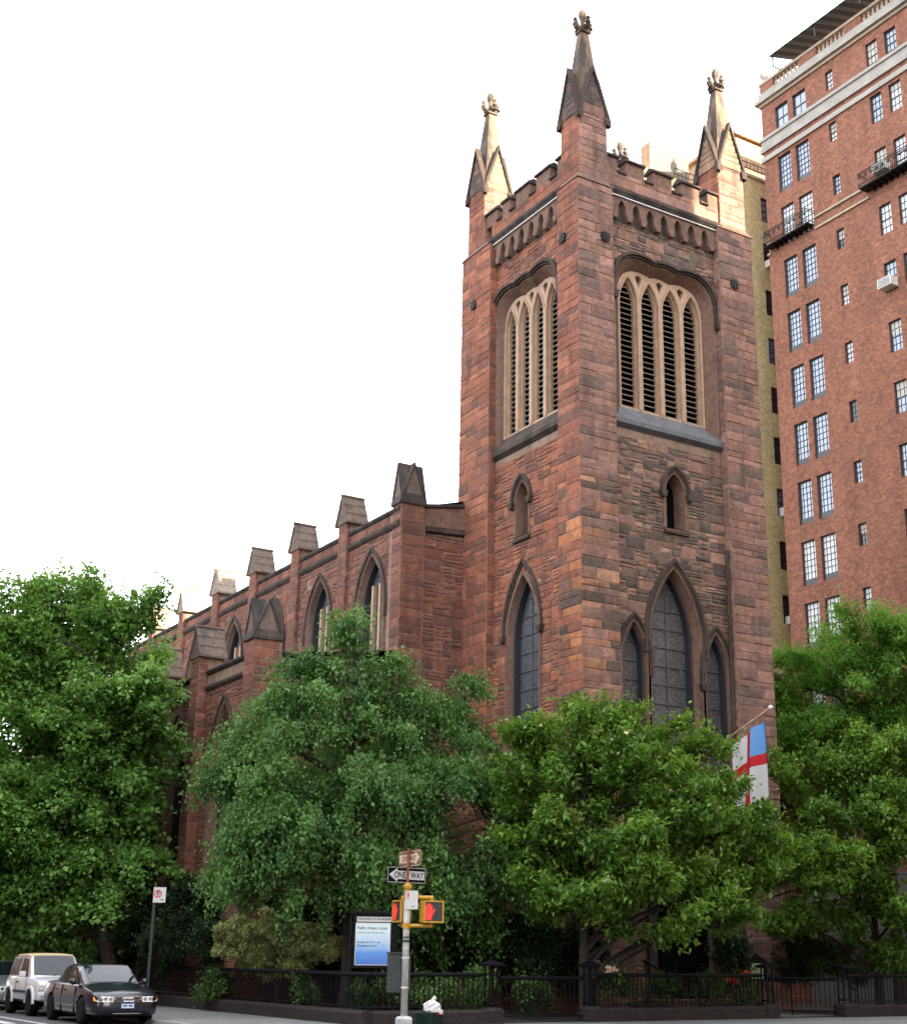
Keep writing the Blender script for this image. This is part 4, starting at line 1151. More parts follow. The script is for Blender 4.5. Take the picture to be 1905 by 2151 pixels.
# ------------------------------------------------------------------ foliage
BL = {
'T1':[(-11.85,15.41,13.08,1.22),(-12.87,15.66,12.21,1.40),(-10.96,15.17,12.72,1.22),(-10.51,12.95,11.94,0.79),(-10.25,12.35,12.62,0.39),(-13.35,15.78,10.84,1.57),(-11.34,15.27,10.99,1.66),(-10.27,13.92,10.73,1.40),(-9.98,11.74,10.42,0.79),(-12.76,14.61,8.75,1.66),(-10.69,14.05,8.54,1.66),(-10.03,12.28,8.71,0.96),(-9.69,11.12,9.07,0.39),(-13.21,13.69,6.40,1.66),(-11.18,14.19,6.41,1.75),(-10.27,12.88,6.52,1.40),(-9.71,11.65,7.08,0.70),(-12.55,13.52,4.28,1.66),(-10.73,13.02,4.49,1.57),(-9.99,12.26,4.79,1.05),(-12.71,14.59,2.65,1.05),(-11.13,14.18,2.83,1.05),(-10.05,12.81,3.28,0.96),(-11.07,19.34,11.12,2.10),(-9.31,17.81,9.10,1.75),(-10.56,18.17,6.60,2.10),(-14.70,17.09,11.03,1.92),(-14.68,16.06,7.78,1.92),(-14.16,15.95,4.63,1.75),(-11.82,15.40,14.06,0.46),(-12.72,15.63,13.75,0.46),(-10.85,14.10,13.66,0.41),(-9.92,11.72,12.63,0.29),(-10.37,12.91,12.71,0.37),(-13.64,15.84,12.84,0.46),(-10.94,15.16,13.57,0.46),(-11.02,13.10,9.69,1.10),(-11.11,13.13,7.43,1.10),(-11.08,13.12,5.55,1.10)],
'T2':[(-7.75,3.38,10.08,0.27),(-6.46,2.76,11.30,0.23),(-7.10,3.07,9.82,0.40),(-6.76,2.91,10.85,0.33),(-7.66,3.33,9.37,0.80),(-6.21,2.64,9.78,0.74),(-8.69,3.24,8.54,0.74),(-4.94,1.96,9.17,0.74),(-9.40,3.00,7.62,0.74),(-9.60,3.09,6.80,0.74),(-8.65,2.68,7.37,1.15),(-6.92,2.99,8.40,1.23),(-5.29,2.15,8.17,1.23),(-3.83,1.33,8.76,0.60),(-3.53,1.15,9.49,0.20),(-3.45,1.10,7.92,0.98),(-9.42,2.47,5.70,1.21),(-8.42,2.03,5.60,1.40),(-6.25,1.53,6.23,1.49),(-4.34,1.05,6.19,1.40),(-2.93,0.19,6.48,0.93),(-2.68,-0.57,5.36,0.65),(-9.58,2.54,4.29,0.84),(-9.13,1.80,4.39,1.02),(-7.41,1.56,4.33,1.02),(-5.37,1.06,4.40,1.21),(-3.87,0.18,4.55,1.02),(-9.30,2.42,3.54,0.56),(-8.40,2.03,3.55,0.56),(-6.40,1.61,3.61,0.65),(-4.29,1.02,3.53,0.84),(-3.14,0.32,3.68,0.74),(-5.99,4.76,7.27,1.77),(-3.81,4.19,7.38,1.58),(-7.43,5.43,5.80,1.40),(-2.69,0.03,4.60,0.74),(-3.09,0.88,2.78,0.65),(-4.48,1.71,2.63,0.65),(-2.57,-0.64,5.76,0.65),(-2.63,-1.21,4.67,0.56),(-3.01,-0.95,3.89,0.56)],
'T3':[(-2.64,-1.51,7.42,0.80),(-1.86,-2.05,7.69,0.80),(-0.89,-2.76,7.55,0.90),(0.32,-3.37,7.39,0.80),(1.34,-3.60,6.91,0.70),(-2.70,-2.07,6.36,1.00),(-1.42,-2.99,6.23,1.20),(-0.34,-4.12,5.95,1.10),(1.56,-3.90,5.97,0.60),(-3.20,-2.33,4.60,0.80),(-2.25,-3.00,4.85,1.00),(-1.25,-4.39,4.57,1.20),(0.82,-4.29,4.81,1.00),(2.92,-4.10,4.99,0.80),(4.45,-4.01,4.61,0.70),(-2.47,-2.84,3.49,0.80),(-1.66,-4.07,3.23,1.00),(0.22,-4.33,3.28,1.00),(2.68,-4.07,3.62,0.90),(4.80,-3.96,3.83,0.70),(-0.36,-4.39,2.54,0.50),(1.70,-4.13,2.64,0.60),(5.89,-3.97,4.34,0.40),(-0.22,-1.39,6.20,1.20),(1.30,-2.52,5.34,1.20),(-2.92,-1.92,3.63,0.70),(-2.29,-2.36,2.77,0.60),(-1.57,-3.51,2.52,0.50),(-3.19,-1.14,5.89,0.60),(5.34,-3.99,3.71,0.60),(6.41,-3.94,4.43,0.40),(3.67,-4.03,4.31,0.80),(-2.97,-1.28,7.21,0.60)],
'T5':[(6.53,-1.58,7.00,0.60),(7.69,-2.06,6.89,0.90),(9.31,-2.81,7.53,1.00),(10.41,-3.36,8.17,0.90),(6.85,-2.18,5.51,0.90),(8.44,-2.87,5.84,1.20),(9.86,-3.54,6.17,1.10),(7.79,-2.53,4.10,0.80),(9.35,-3.24,4.28,1.00),(9.77,-3.39,3.01,0.80),(8.73,-2.92,3.13,0.60),(11.18,-3.66,5.50,1.30),(12.07,-3.16,7.87,1.20),(7.34,-1.67,2.84,0.70),(8.38,-2.02,2.43,0.70),(6.37,-1.43,2.82,0.50),(6.94,-1.98,4.23,0.70),(9.80,-2.81,2.17,0.70)],
'T4':[(13.88,5.21,11.97,1.00),(15.66,4.84,12.87,1.30),(17.04,3.34,13.17,1.50),(17.75,2.53,14.17,1.10),(14.07,5.02,10.28,1.30),(16.09,4.39,11.13,1.60),(17.31,3.04,11.26,1.60),(13.63,5.46,8.73,0.90),(15.49,5.02,8.92,1.40),(16.96,3.43,9.05,1.50),(19.04,2.56,12.12,2.00),(19.03,2.57,9.87,1.80),(16.28,4.18,13.99,0.70)],
'variegated':[(-8.30,5.79,2.01,0.72),(-7.62,4.96,2.11,0.78),(-6.95,4.11,1.99,0.72),(-6.67,3.42,1.77,0.45),(-7.76,5.57,1.55,0.55),(-7.17,4.21,1.50,0.55),(-7.36,4.52,1.89,0.70),(-7.93,5.42,1.88,0.70),(-7.52,4.92,1.36,0.50)],
'dark1':[(-8.89,9.78,2.23,0.90),(-9.09,11.97,2.54,1.00),(-8.39,8.52,1.67,0.60),(-9.28,13.61,1.87,1.00),(-9.08,10.38,1.52,0.70),(-8.53,9.11,2.37,0.60),(-9.94,16.96,2.27,1.20),(-10.55,20.24,2.11,1.20),(-8.32,7.96,1.95,0.60)],
'dark2':[(-3.09,2.05,2.27,1.00),(-1.91,1.32,2.02,1.00),(-4.27,2.74,1.86,0.90),(-0.99,0.70,1.90,0.80)],
'front':[(-8.79,6.53,0.68,0.50),(-8.11,0.90,0.69,0.42),(-7.67,-0.44,0.61,0.35),(-6.81,-0.89,0.73,0.40),(-6.16,-1.94,0.81,0.45),(-5.44,-2.37,0.65,0.35),(-4.60,-1.71,1.03,0.35),(-3.13,-2.08,0.69,0.35)],
'front2':[(-0.85,-2.48,0.87,0.45),(1.19,-2.18,0.73,0.40),(2.65,-2.10,0.79,0.40),(4.12,-2.07,0.78,0.40)],
'right':[(10.09,-0.92,1.74,1.00),(10.78,-1.66,1.61,0.80),(8.54,-0.75,1.30,0.60)],
'shade_fill1':[(-1.96,0.75,1.96,0.80),(-1.45,-0.20,1.77,0.70),(-1.89,0.10,1.25,0.60),(-0.90,-0.34,1.39,0.60),(-0.45,-0.42,1.97,0.60),(-2.14,1.46,1.30,0.60)],
'shade_fill2':[(-4.57,5.17,2.27,1.10),(-3.32,5.07,2.43,1.10),(-2.30,4.49,2.30,1.10),(-5.33,5.55,1.85,0.90),(-1.54,4.04,2.10,1.00),(-4.51,4.00,1.32,0.80),(-3.28,3.32,1.34,0.80),(-5.48,7.28,2.27,1.00)],
'shade_fill3':[(3.95,-1.51,1.83,0.50),(4.68,-1.50,1.57,0.50),(8.71,-0.21,1.94,0.90),(7.81,-0.04,1.57,0.70)],
'shade_fill4':[(-9.31,14.67,2.26,1.20),(-9.96,18.00,2.11,1.30),(-8.51,12.30,2.71,1.00),(-8.04,10.53,2.99,0.90),(-7.58,9.28,3.12,0.80),(-6.87,7.90,3.11,0.70)],
}
def hash_noise(P, seed, freq):
    """smooth pseudo-noise for clumps and gaps"""
    r_ = np.random.RandomState(seed)
    out = np.zeros(len(P))
    for k in range(6):
        d = r_.normal(size=3); d /= np.linalg.norm(d)
        out += np.sin(P @ d * freq * r_.uniform(0.6, 1.6) + r_.uniform(0, 6.28))
    return out / 6

def leaf_mesh(name, centers, axes, norms, L, W, tone, fold=0.18):
    n = len(centers)
    a = axes / np.maximum(1e-6, np.linalg.norm(axes, axis=1, keepdims=True))
    b = np.cross(norms, a); b /= np.maximum(1e-6, np.linalg.norm(b, axis=1, keepdims=True))
    nn = np.cross(a, b)
    L = L[:, None]; W = W[:, None]
    v = np.empty((n, 4, 3), dtype=np.float32)
    v[:, 0] = centers - a * L * 0.5
    v[:, 1] = centers + b * W * 0.5 - a * L * 0.06 + nn * W * fold
    v[:, 2] = centers + a * L * 0.5 - nn * L * 0.10
    v[:, 3] = centers - b * W * 0.5 - a * L * 0.06 + nn * W * fold
    me = bpy.data.meshes.new(name)
    me.vertices.add(n * 4); me.vertices.foreach_set('co', v.ravel())
    me.loops.add(n * 4); me.loops.foreach_set('vertex_index', np.arange(n * 4, dtype=np.int32))
    me.polygons.add(n)
    me.polygons.foreach_set('loop_start', np.arange(0, n * 4, 4, dtype=np.int32))
    me.polygons.foreach_set('loop_total', np.full(n, 4, dtype=np.int32))
    at = me.attributes.new('tone', 'FLOAT', 'POINT')
    at.data.foreach_set('value', np.repeat(tone, 4).astype(np.float32))
    me.update(calc_edges=True)
    me.validate()
    return me

def foliage(blobs, seed, per_m3, leaves_per_twig, Lr, asp, twig, style, axis_c, clumps=7.0, csize=0.42, cshape=(1, 1, 0.6), elong=0.3, spray=(1.0, 0.3), arch=0.0, squash=0.9, scatter=0.10, flat=0.7):
    """leafy twigs spread through a crown made of overlapping masses"""
    r_ = np.random.RandomState(seed)
    TP, TD_, TB = [], [], []
    for bi, (x, y, z, rad) in enumerate(blobs):
        nc = max(3, int(clumps * rad ** 2 * 1.0) + 2)                # leafy clumps, mostly in the outer part of each mass
        d = r_.normal(size=(nc, 3)); d /= np.linalg.norm(d, axis=1, keepdims=True)
        d[:, 2] = d[:, 2] * 0.9 + 0.08
        rr = rad * r_.uniform(0.35, 1.0, nc) ** 0.6
        cc = np.array([x, y, z]) + d * rr[:, None] * np.array([1, 1, squash])
        for q in range(nc):
            s_ = csize * r_.uniform(0.7, 1.3) * min(1.0, 0.55 + 0.45 * rad)
            n = int(per_m3 * s_ ** 2 * 3.2) + 3
            e = r_.normal(size=(n, 3)); e /= np.linalg.norm(e, axis=1, keepdims=True)
            rad_e = s_ * r_.uniform(0, 1, n) ** 0.5
            ov = cc[q] - np.array(axis_c); ov[2] *= 0.25; ov /= max(1e-6, np.linalg.norm(ov))
            av = ov * spray[0] + np.array([0, 0, spray[1]]) + d[q] * 0.35 + r_.normal(size=3) * 0.25     # bough direction
            av /= np.linalg.norm(av)
            tt = r_.uniform(-1, 1, n) * s_ * elong
            taper = 1.0 - 0.55 * np.clip(tt / (s_ * elong), -0.2, 1)
            p = cc[q] + e * (rad_e * taper)[:, None] * np.array(cshape) + av * tt[:, None]
            p[:, 2] += arch * (tt / (s_ * elong)) ** 2 * s_
            if style == 'layer': p[:, 2] -= 0.25 * ((p[:, 0] - cc[q][0]) ** 2 + (p[:, 1] - cc[q][1]) ** 2) / max(s_, 0.1)
            TP.append(p); TD_.append(e * 0.7 + d[q] * 0.6); TB.append(np.full(n, r_.uniform(-0.26, 0.26)))
    P = np.concatenate(TP); D0 = np.concatenate(TD_); TBt = np.concatenate(TB)
    out = P - np.array(axis_c); out[:, 2] *= 0.3
    out /= np.maximum(1e-6, np.linalg.norm(out, axis=1, keepdims=True))
    m = len(P)
    if style == 'droop': dirs = out * 0.5 + D0 * 0.35 + np.array([0, 0, -0.75]) + r_.normal(size=(m, 3)) * 0.3
    elif style == 'layer': dirs = out * 0.9 + D0 * 0.3 + np.array([0, 0, 0.12]) + r_.normal(size=(m, 3)) * 0.32
    elif style == 'up': dirs = out * 0.45 + D0 * 0.5 + np.array([0, 0, 0.5]) + r_.normal(size=(m, 3)) * 0.35
    else: dirs = D0 + r_.normal(size=(m, 3)) * 0.6
    dirs /= np.linalg.norm(dirs, axis=1, keepdims=True)
    k = leaves_per_twig
    t = np.tile(np.linspace(0.1, 1, k), m)
    idx = np.repeat(np.arange(m), k)
    tl = r_.uniform(twig[0], twig[1], m)
    c = P[idx] + dirs[idx] * (t * tl[idx])[:, None] + r_.normal(size=(m * k, 3)) * scatter
    if style == 'droop': c[:, 2] -= (t * tl[idx]) ** 2 * 0.35
    ax = dirs[idx] * 0.6 + r_.normal(size=(m * k, 3)) * 0.75
    if style == 'droop': ax[:, 2] -= 0.5
    nm = r_.normal(size=(m * k, 3)) * (1 - flat) + np.array([0, 0, flat]) + out[idx] * 0.25
    nm /= np.linalg.norm(nm, axis=1, keepdims=True)
    L = r_.uniform(Lr[0], Lr[1], m * k) * r_.uniform(0.65, 1.35, m)[idx]
    W = L * asp * r_.uniform(0.8, 1.2, m * k)
    tone = np.clip(0.45 + TBt[idx] + r_.normal(size=m)[idx] * 0.10 + r_.normal(size=m * k) * 0.10 + 0.10 * t, 0, 1)
    return c, ax, nm, L, W, tone, P

def tree(name, label, cat, base, blobs, leafm, seed, group=None, trunk_r=0.2, fork=2.2, per_m3=34, k=9, Lr=(0.09, 0.14), asp=0.6, twig=(0.35, 0.7), style='layer', lean=(0, 0), limb_r=0.07, limbs=None, crown_name='crown', **kw):
    root = empty(name, base, label=label, cat=cat, group=group)
    bx, by, bz = base
    axis_c = (bx, by, np.mean([b[2] for b in blobs]))
    c, ax, nm, L, W, tone, P = foliage(blobs, seed, per_m3, k, Lr, asp, twig, style, axis_c, **kw)
    off = np.array([bx, by, bz])
    me = leaf_mesh(crown_name, c - off, ax, nm, L, W, tone)
    link(crown_name, me, leafm, root)
    r2 = random.Random(seed)
    tr = MB()
    ztop = max(b[2] for b in blobs) - bz - 0.6
    zf = fork
    tp = [(0, 0, -0.05), (0.03, 0.02, fork * 0.5), (lean[0] * 0.5, lean[1] * 0.5, fork), (lean[0], lean[1], (fork + ztop) * 0.5), (lean[0] * 1.1, lean[1] * 1.1, ztop)]
    tr.tube(tp, [trunk_r * 1.35, trunk_r, trunk_r * 0.85, trunk_r * 0.5, 0.03], 10)
    for b in (blobs if limbs is None else blobs[:limbs]):
        q = Vector((b[0] - bx, b[1] - by, b[2] - bz))
        zs = max(fork * 0.7, min(ztop * 0.85, q.z - 0.35 * Vector((q.x, q.y)).length - 0.4))
        f = min(1.0, max(0.0, (zs - fork) / max(0.1, ztop - fork)))
        s0 = Vector((lean[0] * (0.5 + 0.6 * f), lean[1] * (0.5 + 0.6 * f), zs))
        mid = s0.lerp(q, 0.5) + Vector((r2.uniform(-.25, .25), r2.uniform(-.25, .25), 0.25 + r2.uniform(-.1, .25)))
        lr = limb_r * (0.7 + 0.5 * b[3])
        tr.tube([s0, s0.lerp(mid, 0.5) + Vector((0, 0, 0.08)), mid, mid.lerp(q, 0.55), q], [lr, lr * 0.85, lr * 0.65, lr * 0.4, 0.012], 6)
        for _ in range(3):
            e = q + Vector((r2.gauss(0, 1), r2.gauss(0, 1), r2.gauss(0, 0.7))).normalized() * b[3] * 0.85
            tr.tube([mid.lerp(q, 0.5), mid.lerp(q, 0.8).lerp(e, 0.4), e], [lr * 0.4, lr * 0.25, 0.008], 5)
    tr.build('trunk', M['bark'], root)
    return root, P

M['leaf1'] = leaf_mat('street_tree_leaf', (0.030, 0.092, 0.018), (0.190, 0.355, 0.085), trans=0.38)
M['leaf2'] = leaf_mat('hawthorn_leaf', (0.026, 0.080, 0.020), (0.155, 0.295, 0.085), trans=0.38)
M['leaf3'] = leaf_mat('magnolia_leaf', (0.030, 0.088, 0.012), (0.195, 0.345, 0.062), rough=0.35, trans=0.38)
M['leaf4'] = leaf_mat('locust_leaf', (0.070, 0.190, 0.025), (0.220, 0.420, 0.095), trans=0.45)
M['leaf5'] = leaf_mat('variegated_leaf', (0.120, 0.165, 0.050), (0.500, 0.530, 0.240))
M['leaf6'] = leaf_mat('shade_shrub_leaf', (0.007, 0.020, 0.008), (0.030, 0.060, 0.022))  # deep shade under the trees put into a near-black leaf colour
M['leaf7'] = leaf_mat('garden_plant_leaf', (0.020, 0.060, 0.014), (0.110, 0.190, 0.050))
M['petal'] = simple('cream_petal', (0.75, 0.60, 0.48), 0.6)
M['petal_pink'] = simple('pink_petal', (0.70, 0.42, 0.38), 0.6)
M['petal_red'] = simple('red_petal', (0.55, 0.06, 0.04), 0.6)

tree('street_tree', 'large leafy green street tree at the left edge beside parked cars', 'tree', (-9.9, 12.6, ZS), BL['T1'], M['leaf1'], 1, 'trees around the church', trunk_r=0.24, fork=2.6, clumps=5.0, csize=0.52, cshape=(0.75, 0.75, 0.24), elong=1.9, spray=(1.0, 0.42), arch=-0.25, per_m3=70, k=11, Lr=(0.12, 0.20), asp=0.75, twig=(0.4, 0.95), style='layer', limb_r=0.06, lean=(-0.6, 0.4), flat=0.8)
tree('hawthorn_tree', 'dark green drooping tree before the nave behind the notice board', 'tree', (-6.35, 2.6, ZS), BL['T2'], M['leaf2'], 2, 'trees around the church', trunk_r=0.16, fork=2.0, clumps=5.6, csize=0.42, cshape=(0.75, 0.75, 0.6), elong=1.7, spray=(0.8, -0.55), arch=-0.3, per_m3=84, k=11, Lr=(0.09, 0.15), asp=0.6, twig=(0.3, 0.85), style='droop', limb_r=0.05, flat=0.62, scatter=0.07)
r3, P3 = tree('magnolia_tree', 'broad glossy green magnolia with pale blooms in front of the tower', 'tree', (-1.75, -2.35, ZS), BL['T3'], M['leaf3'], 3, 'trees around the church', trunk_r=0.17, fork=1.3, clumps=7.5, csize=0.40, cshape=(0.95, 0.95, 0.40), elong=1.1, spray=(0.9, 0.5), per_m3=76, k=9, Lr=(0.13, 0.20), asp=0.5, twig=(0.2, 0.5), style='up', limb_r=0.055, flat=0.72, scatter=0.08)
r5, P5 = tree('magnolia_tree', 'magnolia with a few blooms at the right edge beside the open gate', 'tree', (9.6, -2.2, ZS), BL['T5'], M['leaf3'], 5, 'trees around the church', trunk_r=0.15, fork=1.6, clumps=8, csize=0.42, cshape=(0.95, 0.95, 0.40), elong=1.1, spray=(0.9, 0.5), per_m3=72, k=9, Lr=(0.13, 0.20), asp=0.5, twig=(0.2, 0.5), style='up', limb_r=0.05, flat=0.72, scatter=0.08)
tree('locust_tree', 'light yellow-green feathery tree against the red brick apartment house', 'tree', (17.0, 3.6, ZS), BL['T4'], M['leaf4'], 4, 'trees around the church', trunk_r=0.22, fork=4.5, clumps=5.5, csize=0.52, cshape=(0.8, 0.8, 0.24), elong=1.8, spray=(1.0, 0.3), arch=-0.3, per_m3=64, k=13, Lr=(0.11, 0.19), asp=0.42, twig=(0.4, 0.9), style='layer', limb_r=0.055, flat=0.8, scatter=0.09)

# magnolia blooms
fl = MB()
for k in range(6):
    a = 2 * math.pi * k / 6
    d = Vector((math.cos(a), math.sin(a), 0)); s = Vector((-math.sin(a), math.cos(a), 0))
    fl.add([(0, 0, 0), tuple(d * 0.055 + s * 0.04 + Vector((0, 0, 0.03))), tuple(d * 0.085 + Vector((0, 0, 0.09))), tuple(d * 0.055 - s * 0.04 + Vector((0, 0, 0.03)))], [(0, 1, 2, 3)])
BLOOM = {}
for k_ in ('petal', 'petal_pink', 'petal_red'):
    BLOOM[k_] = fl.mesh('bloom'); BLOOM[k_].materials.append(M[k_])
camp = np.array(cam.location)
for root, P, n, sd_ in ((r3, P3, 34, 1), (r5, P5, 12, 2)):
    rb = np.random.RandomState(sd_)
    q = P[rb.permutation(len(P))]
    dist = np.linalg.norm(q[:, :2] - np.array([-1.5, -2.0]) if root is r3 else q[:, :2] - np.array([9.0, -2.0]), axis=1)
    sc_ = q[:, 2] * 0.35 - q[:, 1] * 0.6 - q[:, 0] * 0.3 + rb.uniform(0, 1.6, len(q))
    sel = q[np.argsort(-sc_)[:len(q) // 4]]
    sel = sel[rb.permutation(len(sel))[:n]]
    for p_ in sel:
        o = link('bloom', BLOOM['petal'], None, root, loc=tuple(p_ - np.array(root.location) + np.array([-0.08, -0.12, 0.12])))
        o.rotation_euler = (rb.uniform(-0.8, 0.8), rb.uniform(-0.8, 0.8), rb.uniform(0, 6))
        s = rb.uniform(0.7, 1.15); o.scale = (s, s, s)

def shrub(name, label, blobs, leafm, seed, group=None, per=300, k=9, Lr=(0.05, 0.09), asp=0.6, style='ball', twig=(0.1, 0.3), **kw):
    cx_ = sum(b[0] for b in blobs) / len(blobs); cy_ = sum(b[1] for b in blobs) / len(blobs)
    return tree(name, label, 'shrub', (cx_, cy_, ZS), blobs, leafm, seed, group, trunk_r=0.035, fork=0.35, per_m3=per, k=k, Lr=Lr, asp=asp, twig=twig, style=style, limb_r=0.016, crown_name='leaves', clumps=kw.pop('clumps', 16), csize=kw.pop('csize', 0.22), **kw)
shrub('variegated_shrub', 'rounded olive-yellow variegated bush rising above the side fence', BL['variegated'], M['leaf5'], 21, per=700, k=9, Lr=(0.055, 0.09), scatter=0.04, flat=0.45, clumps=40, csize=0.2, twig=(0.05, 0.14))
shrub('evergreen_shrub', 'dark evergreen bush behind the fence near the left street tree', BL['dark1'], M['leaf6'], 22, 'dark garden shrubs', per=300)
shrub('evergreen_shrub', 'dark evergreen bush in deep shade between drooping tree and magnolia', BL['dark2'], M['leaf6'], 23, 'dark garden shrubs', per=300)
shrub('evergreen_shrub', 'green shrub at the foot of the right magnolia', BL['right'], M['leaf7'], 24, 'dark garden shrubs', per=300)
shrub('shade_fill_shrub', 'black-green shrub mass added for deep shade at the foot of the tower corner', BL['shade_fill1'], M['leaf6'], 25, 'dark garden shrubs', per=320, Lr=(0.06, 0.11), clumps=20, csize=0.3)  # this and the next three masses are added to darken under the trees
shrub('shade_fill_shrub', 'broad black-green shrub mass added for deep shade below the drooping tree behind the notice board', BL['shade_fill2'], M['leaf6'], 26, 'dark garden shrubs', per=300, Lr=(0.07, 0.12), clumps=20, csize=0.32)
shrub('shade_fill_shrub', 'dark shrub added for deep shade right of the church door beyond the open gate', BL['shade_fill3'], M['leaf6'], 27, 'dark garden shrubs', per=300, Lr=(0.06, 0.11), clumps=20, csize=0.3)
shrub('shade_fill_shrub', 'long dark leafy mass added for deep shade behind the side fence under the left street tree', BL['shade_fill4'], M['leaf6'], 28, 'dark garden shrubs', per=300, Lr=(0.07, 0.12), clumps=20, csize=0.32)
FRL = ['low leafy plant spilling through the side fence below the variegated bush', 'leafy green plant behind the side fence left of the notice board', 'small green plant below the notice board', 'green plant at the fence behind the signal pole',
       'green plant at the fence right of the signal pole', 'low plant beside the leftmost lantern post', 'taller plant behind the leftmost lantern post', 'pale green plant showing behind the closed gate']
for k, b in enumerate(BL['front']):
    shrub('garden_plant', FRL[k], [b, (b[0] + 0.25, b[1] + 0.3, b[2] - 0.15, b[3] * 0.8)], M['leaf7'], 40 + k, 'plants along the iron fence', per=260, Lr=(0.06, 0.12), style='up')
FRL2 = ['cream and pink flowering bush behind the front fence', 'low green plant behind the middle of the front fence', 'green plant left of the entrance flowers behind the front fence', 'red flowering plant behind the front fence near the open gate']
for k, b in enumerate(BL['front2']):
    root, P = shrub('flowering_plant', FRL2[k], [b, (b[0] + 0.2, b[1] + 0.25, b[2] + 0.15, b[3] * 0.8)], M['leaf7'], 60 + k, 'plants along the iron fence', per=260, Lr=(0.06, 0.12), style='up')
    if k in (0, 3):
        rb = np.random.RandomState(k)
        q = P[P[:, 2] > np.percentile(P[:, 2], 60)][:26]
        for p_ in q:
            o = link('bloom', BLOOM[('petal' if k == 0 else 'petal_red') if rb.rand() < 0.6 else ('petal_pink' if k == 0 else 'petal_red')], None, root, loc=tuple(p_ - np.array(root.location) + np.array([-0.1, -0.15, 0.15])))
            o.rotation_euler = (rb.uniform(-0.8, 0.8), rb.uniform(-0.8, 0.8), rb.uniform(0, 6))
# ------------------------------------------------------------------ iron fence on stone plinth
M['plinth'] = stone_mat('plinth_stone', base=(0.030, 0.024, 0.023), attr=False, stain=0.6, dark=(0.010, 0.010, 0.012))
M['iron2'] = simple('iron_fence_paint', (0.004, 0.004, 0.006), 0.55, var=0.25, scale=15, spec=0.12)
FX, FY = -8.5, -3.0
def picket_mesh(h, r=0.011):
    m_ = MB().box(-r, r, -r, r, 0, h); m_.loft([[(-r * 1.5, -r * 1.5, h * 0.5), (r * 1.5, -r * 1.5, h * 0.5), (r * 1.5, r * 1.5, h * 0.5), (-r * 1.5, r * 1.5, h * 0.5)], [(-r, -r, h * 0.5 + 0.04), (r, -r, h * 0.5 + 0.04), (r, r, h * 0.5 + 0.04), (-r, r, h * 0.5 + 0.04)]])
    return m_.mesh('picket')
PK = picket_mesh(0.80)
def fence(a, b, label, plinth=True, zt=1.20, step=0.14, zp=0.38):
    a, b = Vector((*a, 0)), Vector((*b, 0)); d = (b - a); L = d.length; d.normalize(); nrm = Vector((-d.y, d.x, 0))
    root = empty('iron_fence', tuple(a), label=label, cat='fence', group='iron fence around the churchyard')
    rot = math.atan2(d.y, d.x)
    loc = lambda u, v, w: (u, v, w)
    if plinth:
        pl = MB(); pl.loft([[(u, v, z) for v, z in ((-0.22, 0), (-0.22, zp - 0.06), (-0.16, zp), (0.16, zp), (0.22, zp - 0.06), (0.22, 0))] for u in (0, L)])
        o = pl.build('plinth', M['plinth'], root); o.rotation_euler = (0, 0, rot)
    rl = MB(); rl.tube([(0, 0, zt), (L, 0, zt)], 0.05, 8)
    o = rl.build('top_rail', M['iron2'], root); o.rotation_euler = (0, 0, rot)
    rl = MB(); rl.box(0, L, -0.02, 0.02, (zp if plinth else 0.12) + 0.06, (zp if plinth else 0.12) + 0.10)
    o = rl.build('bottom_rail', M['iron2'], root); o.rotation_euler = (0, 0, rot)
    n = int(L / step)
    for k in range(n):
        p = d * (step * (k + 0.5))
        o = link('picket', PK, M['iron2'], root, loc=(p.x, p.y, zp + 0.02 if plinth else zt - 0.82)); o.rotation_euler = (0, 0, rot)
    return root
def lantern_post(x, y, label):
    root = empty('fence_post', (x, y, 0), label=label, cat='post', group='lantern-capped iron fence posts')
    MB().loft([[(-0.24, -0.24, 0), (0.24, -0.24, 0), (0.24, 0.24, 0), (-0.24, 0.24, 0)], [(-0.24, -0.24, 0.36), (0.24, -0.24, 0.36), (0.24, 0.24, 0.36), (-0.24, 0.24, 0.36)], [(-0.17, -0.17, 0.43), (0.17, -0.17, 0.43), (0.17, 0.17, 0.43), (-0.17, 0.17, 0.43)]]).build('stone_block', M['plinth'], root)
    for sx in (-1, 1):
        for sy in (-1, 1):
            MB().box(sx * 0.11 - 0.02, sx * 0.11 + 0.02, sy * 0.11 - 0.02, sy * 0.11 + 0.02, 0.42, 1.42).build('corner_bar', M['iron2'], root)
    MB().box(-0.14, 0.14, -0.14, 0.14, 1.18, 1.22).box(-0.14, 0.14, -0.14, 0.14, 0.5, 0.54).build('collar', M['iron2'], root)
    c = MB(); c.loft([[(sx * r_, sy * r_, z) for sx, sy in ((-1, -1), (1, -1), (1, 1), (-1, 1))] for r_, z in ((0.15, 1.40), (0.24, 1.42), (0.24, 1.455), (0.1, 1.52), (0.045, 1.545))])
    c.lathe([(0.03, 1.54), (0.045, 1.57), (0.03, 1.61), (0.005, 1.64)], 8); c.build('cap', M['iron2'], root)
lantern_post(-5.1, FY, 'lantern-topped iron fence post at the left end of the closed front gate')
lantern_post(-2.04, FY, 'shaded lantern-topped fence post at the right end of the closed gate')
lantern_post(4.2, FY, 'lantern-topped fence post left of the open entrance gate')
lantern_post(7.24, FY, 'lantern-topped fence post right of the open entrance gate')
fence((FX, FY), (FX, 27.0), 'long black iron picket fence along the side street behind the parked cars')
fence((FX, FY), (-5.34, FY), 'short black iron fence behind the signal pole and litter basket')
fence((-1.8, FY), (3.96, FY), 'black iron fence in front of the magnolia and flowers')
fence((7.48, FY), (16.0, FY), 'black iron fence at the right edge past the open gate')
